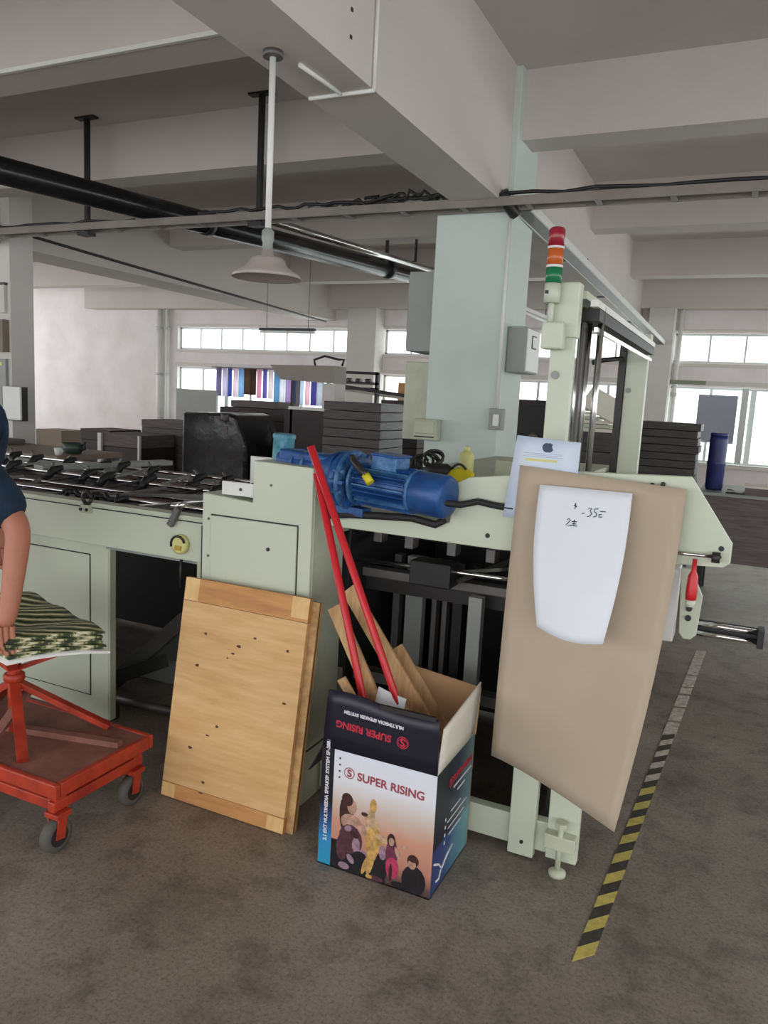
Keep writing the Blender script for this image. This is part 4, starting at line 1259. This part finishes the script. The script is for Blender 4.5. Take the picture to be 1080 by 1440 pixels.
# ------------------------------------------------------------------ background stacks and far equipment
def stack(name, lab, cat, x0, x1, y0, y1, z1, n, mt, jit=.012, seed=0, group=None, z0=0.0, pal=True, mt2=None):
    t = thing(name, ((x0 + x1) / 2, (y0 + y1) / 2, z0), lab, cat, group)
    rn = random.Random(seed)
    zb = z0
    if pal:
        for k in range(3):
            xx = x0 + (x1 - x0) * (k + .5) / 3
            bx('pallet_block', M['pallet'], t, xx - .05, xx + .05, y0, y1, 0, .08)
        bx('pallet_deck', M['pallet'], t, x0 - .01, x1 + .01, y0 - .01, y1 + .01, .08, .11)
        zb = .11
    h = (z1 - zb) / n
    for k in range(n):
        a, b_ = rn.uniform(-jit, jit), rn.uniform(-jit, jit)
        bx('bundle', M[mt2 if (mt2 and k % 2) else mt], t, x0 + a, x1 + a, y0 + b_, y1 + b_, zb + h * k, zb + h * (k + 1) - .003, bevel=.004)
    return t


stack('board_stack', 'plastic-wrapped grey stack of boards behind the motor', 'stack', -3.25, -2.715, 5.72, 6.2, 1.445, 18, 'wrapstk', jit=.005, seed=1)
stack('carton_stack', 'dark brown carton pile between the wrapped stack and the column', 'stack', -3.28, -2.88, 6.9, 7.4, 1.475, 6, 'brownstk', seed=2)
tag(MB().box(-2.86, -2.35, 6.55, 6.95, 0, .93).build('dark_crate', M['brownstk'], bevel=.01), 'low dark brown crate under the beige column cabinet', 'crate')
stack('board_stack', 'wide dark brown stack below the hanging striped cloths', 'stack', -5.5, -4.25, 7.25, 8.0, 1.30, 9, 'brownstk', seed=3)
tag(MB().box(-5.45, -4.85, 7.4, 7.9, 1.30, 1.375).build('flat_carton', M['greystk'], bevel=.006), 'flat grey carton on top of the wide brown stack', 'box')
# black film-wrapped load with a slumped top
t = thing('wrapped_load', (-4.78, 6.5, 0), 'pallet load wrapped in glossy black film with a slumped corner', 'load')
MB().prism([(-5.17, .11), (-4.36, .11), (-4.38, .95), (-4.50, 1.24), (-4.60, 1.265), (-5.16, 1.245)], 'xz', 6.2, 6.85).build('film_wrap', M['blackwrap'], t, bevel=.03)
bx('pallet_deck', M['pallet'], t, -5.18, -4.35, 6.19, 6.86, 0, .11)
bx('paper_tag', M['greystk'], t, -4.64, -4.60, 6.195, 6.2, 1.06, 1.14)
MB().grid(lambda u, v: (-4.68 + .10 * u, 6.2 - .012 * math.sin(math.pi * u), 1.18 + .07 * v + .01 * math.sin(9 * u)), 5, 3, (0, .004, 0)).build('film_tail', M['wrapstk'], t)
stack('board_stack', 'short pile of grey board with white edges by the scuffed wall', 'stack', -6.95, -6.5, 6.6, 7.1, .965, 7, 'brownstk', seed=4)
stack('board_stack', 'tallest pile of grey ridged board by the wall pipes', 'stack', -6.42, -5.79, 7.0, 7.55, 1.10, 11, 'greystk', seed=5)
t5 = stack('board_stack', 'dark pile of board with a pale corner strip before the ridged pile', 'stack', -6.40, -5.85, 6.35, 6.9, .955, 6, 'brownstk', seed=6, mt2='greystk')
bx('corner_strip', M['white'], t5, -5.86, -5.835, 6.33, 6.36, .2, .95)
bx('corner_strip', M['white'], t5, -6.43, -6.38, 6.33, 6.36, .2, .95)
tag(MB().box(-8.74, -8.26, 7.5, 7.9, 0, .83).build('brown_carton', M['desk'], bevel=.01), 'plain brown carton standing below the scuffed white wall', 'box')
tag(MB().lathe([(.05, 0), (.06, .3), (.055, .9), (.03, .96), (.03, 1.05)], (-8.9, 7.4, 0), n=16).build('gas_bottle', M['redbrown']), 'slim dark red gas bottle beside the brown carton', 'bottle')
tag(MB().box(-5.74, -5.55, 7.1, 7.35, 0, .98).build('timber_crate', M['ply_dark'], bevel=.01), 'small orange-brown timber crate between ridged pile and black load', 'crate')
# desk by the left column
t = thing('work_desk', (-5.5, 4.45, 0), 'low brown work desk in front of the grey painted column', 'desk')
bx('desk_top', M['desk'], t, -6.7, -4.58, 4.12, 4.78, .90, .94, bevel=.004)
for x in (-6.65, -4.68):
    for y in (4.16, 4.70):
        bx('leg', M['iron'], t, x, x + .05, y, y + .05, 0, .90)
bx('apron', M['brownstk'], t, -6.65, -4.63, 4.14, 4.16, .78, .90)
t = thing('tool_case', (-6.0, 4.5, .94), 'flat grey tool case with a black rim on the brown desk', 'case')
bx('case_body', M['greystk'], t, -6.1, -5.55, 4.4, 4.66, .94, .985, bevel=.01)
MB().tube([(-5.98, 4.39, .95), (-5.98, 4.385, .985), (-5.70, 4.385, .99), (-5.70, 4.39, .95)], .012, 6).build('handle', M['black'], t)
t = thing('green_pot', (-4.72, 4.4, .94), 'dark green pot standing at the end of the brown desk', 'pot')
MB().lathe([(.055, .94), (.07, .96), (.085, 1.02), (.082, 1.02), (.06, .965)], (-4.72, 4.4, 0), n=18).build('pot_body', mat('pot_green', (52, 66, 58), .5), t)
MB().tube([(-4.64, 4.4, 1.01), (-4.60, 4.4, 1.03), (-4.60, 4.4, .98), (-4.65, 4.4, .97)], .01, 6).build('handle', M['black'], t)
t = thing('white_cup', (-4.66, 4.2, .94), 'small white cup in front of the green pot', 'cup')
MB().lathe([(.022, .94), (.03, .995), (.027, .995), (.02, .945)], (-4.66, 4.2, 0), n=16).build('cup_body', M['white'], t)
MB().tube([(-4.63, 4.2, .985), (-4.612, 4.2, .975), (-4.63, 4.2, .955)], .004, 6).build('handle', M['white'], t)
# hooded far machine
t = thing('hooded_machine', (-4.0, 6.9, 0), 'far machine with a flared grey hood on thin posts', 'machine')
MB().prism([(-4.39, 1.76), (-3.66, 1.77), (-3.65, 1.60), (-4.26, 1.62)], 'xz', 6.6, 6.85).build('hood', mat('hood_paint', (150, 142, 134), .6, var=.06), t)
bx('side_panel', M['plaster'], t, -3.79, -3.65, 6.62, 6.83, 1.36, 1.60)
bx('post', M['black'], t, -4.15, -4.125, 6.62, 6.65, .8, 1.62)
bx('post', M['iron'], t, -4.20, -4.17, 6.80, 6.83, .8, 1.62)
bx('machine_body', M['brownstk'], t, -4.22, -3.62, 6.62, 7.14, 0, 1.33)
bx('top_ledge', M['white'], t, -4.16, -3.62, 6.6, 6.66, 1.33, 1.36)
MB().tube([(-3.98, 6.8, 1.76), (-4.0, 6.8, 1.83), (-3.88, 6.8, 1.87), (-3.72, 6.8, 1.84), (-3.66, 6.8, 1.84), (-3.68, 6.8, 1.78)], .012, 6).build('hose', M['black'], t)
# far conveyor frame
t = thing('conveyor_frame', (-3.7, 7.8, 0), 'dark conveyor frame with rollers behind the wrapped stack', 'machine')
for x in (-4.14, -3.70):
    bx('frame_post', M['dark'], t, x, x + .03, 7.6, 7.66, 0, 1.76)
for z, mt in ((1.73, 'dark'), (1.62, 'iron'), (1.56, 'dark')):
    bx('cross_bar', M[mt], t, -4.14, -3.67, 7.6, 7.63, z, z + .03)
for x in (-4.03, -3.92, -3.80):
    MB().tube([(x, 7.58, 1.66), (x + .06, 7.58, 1.66)], .025, 10).build('roller', M['iron'], t)
MB().bar((-4.15, 7.55, 1.60), (-3.05, 7.55, 1.50), .03, .035).build('sloping_rail', M['dark'], t)
MB().bar((-4.15, 7.75, 1.56), (-3.05, 7.75, 1.46), .03, .03).build('sloping_rail', M['cardwhite'], t)
bx('frame_post', M['dark'], t, -3.08, -3.05, 7.6, 7.66, 0, 1.50)
tag(MB().box(-4.75, -4.35, 10.55, 10.6, 0, 1.72).build('partition_board', M['ply_dark']), 'orange-brown board standing before the window behind the conveyor', 'board')
tag(MB().box(-8.95, -8.1, 10.6, 10.65, 0, 1.46).build('partition_board', M['greysteel']), 'grey board standing before the window beside the striped cloths', 'board')
# hanging cloths in front of the window
rl = thing('cloth_rail', (-7.2, 10.72, 1.86), 'thin rail carrying the striped cloths across the window', 'rail')
MB().tube([(-8.3, 10.72, 1.85), (-6.0, 10.72, 1.85)], .01, 6).build('rail_tube', M['iron'], rl)
for x in (-8.28, -6.02):
    MB().tube([(x, 10.72, 1.85), (x, 10.95, 1.85)], .008, 6).build('rail_bracket', M['iron'], rl)
CL = [('purple-grey', (150, 138, 176)), ('pale lilac', (226, 218, 242)), ('deep blue', (104, 118, 196)), ('pink-white', (244, 226, 238)), ('sky blue', (168, 204, 238)),
      ('brown', (140, 122, 110)), ('dark brown', (122, 104, 94)), ('rose', (240, 186, 208)), ('violet blue', (142, 138, 208)), ('cream pink', (246, 234, 238)),
      ('steel blue', (136, 182, 216)), ('white', (240, 242, 248)), ('mauve', (202, 176, 218)), ('navy', (84, 90, 156)), ('pale blue', (212, 228, 246)), ('light pink', (246, 214, 228)), ('indigo', (112, 104, 178)), ('silver', (220, 224, 234))]
for k, (cn, cc) in enumerate(CL):
    cc = tuple(int(v * .78 + 52) for v in cc) if 'brown' not in cn else cc
    xx = -8.2 + k * .116
    zb = (1.37 if k < 10 else 1.30) + (.05 if k in (5, 6) else 0)
    mt = mat('cloth_' + cn.replace(' ', '_'), cc, .9, scale=14, var=.2, stretch=(1, 1, .15))
    tl = mt.node_tree.nodes.new('ShaderNodeBsdfTranslucent')
    tl.inputs[0].default_value = (*lin(cc), 1)
    mxs = mt.node_tree.nodes.new('ShaderNodeMixShader')
    mxs.inputs[0].default_value = .75
    mt.node_tree.links.new(mt.node_tree.nodes['Principled BSDF'].outputs[0], mxs.inputs[1])
    mt.node_tree.links.new(tl.outputs[0], mxs.inputs[2])
    mt.node_tree.links.new(mxs.outputs[0], mt.node_tree.nodes['Material Output'].inputs[0])
    t = tag(MB().grid(lambda u, v: (xx + .108 * u, 10.715 + .018 * math.sin(u * 9 + k), zb + (1.842 - zb) * v), 8, 2, (0, .004, 0)).build('hanging_cloth', mt),
            cn + ' cloth hanging on the rail before the far window', 'cloth', 'cloths hanging before the window')
# ---- right background
t = thing('dark_cabinet', (-1.66, 6.7, 0), 'dark cabinet seen between the column and the light tower post', 'cabinet')
bx('cabinet_body', M['brownstk'], t, -1.83, -1.45, 6.5, 6.9, 0, 1.54, bevel=.006)
bx('cabinet_door', M['black'], t, -1.81, -1.47, 6.49, 6.50, .1, 1.50)
MB().lathe([(.045, 0), (.045, .02)], (-1.64, 6.49, 1.22), (0, -1, 0), 16).build('dial', M['greystk'], t)
t = stack('paper_stack', 'dark pallet stack seen between the two machine posts', 'stack', -1.10, -.74, 5.6, 6.05, 1.33, 9, 'darkstk', seed=8)
bx('white_label', M['white'], t, -.835, -.765, 5.588, 5.592, 1.08, 1.19)
for k in range(6):
    rn = random.Random(k)
    tag(MB().grid(lambda u, v: (-1.10 + .01 * rn.random() + (.24 + .012 * (k % 3)) * u, 5.62 + .36 * v, 1.331 + .029 * k + .004 * math.sin(5 * u + k) * v), 8, 4, (0, 0, .024)).build('paper_ream', M['cream2' if k % 2 else 'cardwhite']),
        ('lowest', 'second lowest', 'third from the bottom', 'third from the top', 'second from the top', 'topmost')[k] + ' white paper ream piled on the dark stack between the posts', 'paper', 'white reams on the dark stack')
tag(MB().bar((-1.05, 5.58, 1.585), (-.76, 5.55, 1.44), .16, .02, up=(0, -1, .4)).build('folded_board', M['cardwhite']), 'white board sloping down over the paper reams', 'board')
stack('board_stack', 'charcoal film-wrapped stack of boards beside the blue drum', 'stack', -.79, -.335, 6.5, 6.95, 1.42, 22, 'darkstk', seed=9)
t = thing('packing_table', (.6, 6.9, 0), 'grey packing table with a deep front panel below the window', 'table')
bx('table_top', M['greysteel'], t, -.29, 1.6, 6.45, 7.3, .875, .90, bevel=.003)
bx('front_panel', M['greystk'], t, -.27, 1.58, 6.47, 6.5, .36, .875)
for x in (-.26, 1.5):
    for y in (6.5, 7.2):
        bx('leg', M['dark'], t, x, x + .06, y, y + .06, 0, .875)
bx('side_panel', M['greystk'], t, -.27, -.25, 6.5, 7.28, .36, .875)
t = thing('blue_drum', (-.2, 6.72, .9), 'navy blue plastic drum standing on the packing table', 'drum')
MB().lathe([(.058, .90), (.066, .92), (.068, 1.10), (.072, 1.11), (.072, 1.12), (.068, 1.13), (.068, 1.30), (.062, 1.33)], (-.195, 6.72, 0), n=24).build('drum_body', M['drum'], t)
MB().lathe([(.066, 1.325), (.066, 1.35), (.058, 1.355)], (-.195, 6.72, 0), n=24).build('lid', M['drum'], t)
tag(MB().grid(lambda u, v: (-.09 + .13 * u, 6.52 + .16 * v, .902 + .03 * (1 - u) * (1 - v) + .008 * math.sin(8 * u)), 6, 4, (0, 0, .004)).build('loose_paper', M['cardwhite']), 'crumpled white paper lying beside the blue drum', 'paper')
tag(MB().bar((-.10, 6.5, .905), (.02, 6.49, .908), .012, .008).build('pen', M['black']), 'black pen lying in front of the crumpled paper', 'pen')
t = thing('flat_case', (.12, 6.6, .9), 'flat grey carton with a pale lid on the packing table', 'box')
bx('case_body', M['greystk'], t, .035, .36, 6.5, 6.8, .90, .955)
bx('lid', M['cardwhite'], t, .03, .365, 6.495, 6.805, .955, .968)
tag(bx('roller_blind', M['bluegrey'], None, -.62, -.15, 10.93, 10.96, 1.13, 1.745), 'blue-grey panel hung over part of the window by the drum', 'blind')
t = thing('curtain_rail', (-.95, 10.9, 1.88), 'grey-green curtain rail across the top of the right window', 'rail')
bx('rail_bar', mat('rail_green', (136, 142, 126), .6), t, -1.34, -.55, 10.85, 10.9, 1.865, 1.915)
bx('rail_bracket', M['iron'], t, -.97, -.93, 10.9, 10.95, 1.87, 1.90)
tag(MB().box(-.11, -.03, 10.9, 10.97, .88, 1.84).build('window_post', M['frame_al'], bevel=.004), 'white post standing in the window beside the blue-grey panel', 'post')

# ------------------------------------------------------------------ person leaning over the cart
def skin(verts, edges, radii, sub=2):
    me = bpy.data.meshes.new('skin_tmp')
    me.from_pydata([Vector(v) for v in verts], edges, [])
    o = bpy.data.objects.new('skin_tmp', me)
    col.objects.link(o)
    md = o.modifiers.new('skin', 'SKIN')
    md.use_smooth_shade = True
    for i, r in enumerate(radii):
        me.skin_vertices[0].data[i].radius = r if isinstance(r, tuple) else (r, r)
    me.skin_vertices[0].data[0].use_root = True
    sb = o.modifiers.new('sub', 'SUBSURF')
    sb.levels = sb.render_levels = sub
    bpy.context.view_layer.update()
    res = bpy.data.meshes.new_from_object(o.evaluated_get(bpy.context.evaluated_depsgraph_get()))
    vs = [v.co.copy() for v in res.vertices]
    fs = [list(p.vertices) for p in res.polygons]
    bpy.data.objects.remove(o)
    return vs, fs


pr = thing('person', (-2.86, 1.86, 0), 'person in a dark teal short-sleeved shirt reaching down to the striped sheets', 'person')
J = dict(pelvis=(-2.88, 1.88, .93), belly=(-2.83, 1.87, 1.08), chest=(-2.68, 1.85, 1.27), neckb=(-2.58, 1.84, 1.40), neck=(-2.54, 1.84, 1.46),
         shR=(-2.50, 1.71, 1.335), elR=(-2.155, 1.78, 1.01), wrR=(-2.115, 1.70, .745), paR=(-2.115, 1.675, .69),
         shL=(-2.60, 2.02, 1.34), elL=(-2.84, 2.15, 1.10), wrL=(-2.76, 2.17, .86), paL=(-2.75, 2.17, .79),
         hipR=(-2.88, 1.78, .88), knR=(-2.84, 1.76, .49), anR=(-2.90, 1.76, .09),
         hipL=(-2.88, 1.98, .88), knL=(-2.85, 2.01, .49), anL=(-2.92, 2.01, .09))
names = list(J)
ix = {n: i for i, n in enumerate(names)}
E_ = [(ix[a], ix[b_]) for a, b_ in (('pelvis', 'belly'), ('belly', 'chest'), ('chest', 'neckb'), ('neckb', 'neck'), ('chest', 'shR'), ('shR', 'elR'), ('elR', 'wrR'), ('wrR', 'paR'),
                                    ('chest', 'shL'), ('shL', 'elL'), ('elL', 'wrL'), ('wrL', 'paL'), ('pelvis', 'hipR'), ('hipR', 'knR'), ('knR', 'anR'), ('pelvis', 'hipL'), ('hipL', 'knL'), ('knL', 'anL'))]
RD = dict(pelvis=.10, belly=.11, chest=.135, neckb=.065, neck=.055, shR=.062, elR=.046, wrR=.032, paR=(.034, .026), shL=.062, elL=.046, wrL=.032, paL=(.034, .026),
          hipR=.075, knR=.062, anR=.042, hipL=.075, knL=.062, anL=.042)
vs, fs = skin([J[n] for n in names], E_, [RD[n] for n in names])
bm_ = MB().add(vs, fs, True)
# head with nose, ears
hc = Vector((-2.49, 1.84, 1.56))
bm_.ball(hc, .092, .078, .115, 20, 14)
bm_.ball(hc + Vector((.03, 0, -.055)), .06, .055, .06)
bm_.ball(hc + Vector((.094, 0, -.02)), .016, .013, .024)
for s in (-1, 1):
    bm_.ball(hc + Vector((-.005, .078 * s, -.01)), .018, .01, .03)


def fingers(mb, palm, dirs, side, fwd):
    """four fingers and a thumb rooted inside the palm, slightly curled"""
    palm, side, fwd = Vector(palm), Vector(side), Vector(fwd)
    dn = Vector((0, 0, -1))
    for k, ln in enumerate((.070, .080, .075, .058)):
        b0 = palm + side * (-.027 + .018 * k) + dn * .022
        b1 = b0 + dn * ln * .42 + fwd * .012
        b2 = b1 + dn * ln * .26 + fwd * .024
        b3 = b2 + dn * ln * .05 + fwd * .024
        mb.tube([b0 + Vector((0, 0, .03)), b0, b1, b2, b3, b3 + fwd * .004], [.009, .0098, .0092, .0085, .0075, .003], 10)
    t0 = palm + side * -.03 + Vector((0, 0, .018))
    mb.tube([t0, t0 + side * -.016 + dn * .018 + fwd * .014, t0 + side * -.02 + dn * .042 + fwd * .03, t0 + side * -.014 + dn * .058 + fwd * .04, t0 + side * -.013 + dn * .061 + fwd * .042],
            [.013, .0118, .0108, .009, .004], 10)


fingers(bm_, J['paR'], None, (.6, .8, 0), (.5, .1, 0))
fingers(bm_, J['paL'], None, (0, -1, 0), (1, 0, 0))
bm_.build('body', M['skin'], pr, fix=False)
# shirt: torso and two short sleeves to the elbow
sv = dict(hem=(-2.90, 1.88, .78), belly=(-2.84, 1.87, 1.04), chest=J['chest'], neckb=(-2.595, 1.84, 1.375), shR=J['shR'], mR=(-2.315, 1.745, 1.17), eR=(-2.17, 1.772, 1.02), shL=J['shL'], mL=(-2.72, 2.09, 1.21), eL=(-2.81, 2.14, 1.12))
sn = list(sv)
si = {n: i for i, n in enumerate(sn)}
se = [(si[a], si[b_]) for a, b_ in (('hem', 'belly'), ('belly', 'chest'), ('chest', 'neckb'), ('chest', 'shR'), ('shR', 'mR'), ('mR', 'eR'), ('chest', 'shL'), ('shL', 'mL'), ('mL', 'eL'))]
sr = dict(hem=.175, belly=.16, chest=.165, neckb=.082, shR=.092, mR=.088, eR=.086, shL=.092, mL=.084, eL=.078)
vs, fs = skin([sv[n] for n in sn], se, [sr[n] for n in sn])
MB().add(vs, fs, True).build('shirt', M['shirt'], pr, fix=False)
tv = dict(pelvis=J['pelvis'], waist=(-2.87, 1.88, 1.0), hipR=J['hipR'], knR=J['knR'], anR=(-2.90, 1.76, .12), hipL=J['hipL'], knL=J['knL'], anL=(-2.92, 2.01, .12))
tn_ = list(tv)
ti = {n: i for i, n in enumerate(tn_)}
te = [(ti[a], ti[b_]) for a, b_ in (('pelvis', 'waist'), ('pelvis', 'hipR'), ('hipR', 'knR'), ('knR', 'anR'), ('pelvis', 'hipL'), ('hipL', 'knL'), ('knL', 'anL'))]
vs, fs = skin([tv[n] for n in tn_], te, [.15, .145, .112, .085, .075, .112, .085, .075])
MB().add(vs, fs, True).build('trousers', M['trousers'], pr, fix=False)
for y, x in ((1.76, -2.90), (2.01, -2.92)):
    MB().tube([(x - .07, y, .045), (x - .02, y, .06), (x + .06, y, .05), (x + .14, y, .036), (x + .17, y, .03)], [.038, .046, .046, .036, .02], 12).build('shoe', M['shoe'], pr)
MB().ball(hc + Vector((-.018, 0, .03)), .098, .086, .108, 20, 12).build('hair', M['hair'], pr)
for s in (-1, 1):
    MB().ball(hc + Vector((.082, .032 * s, .012)), .012, .014, .009).build('eye', M['white'], pr)
    MB().ball(hc + Vector((.092, .032 * s, .012)), .005).build('iris', M['black'], pr)
MB().tube([hc + Vector((.083, -.025, -.065)), hc + Vector((.09, 0, -.066)), hc + Vector((.083, .025, -.065))], .006, 6).build('lips', mat('lips', (150, 84, 76), .5), pr)
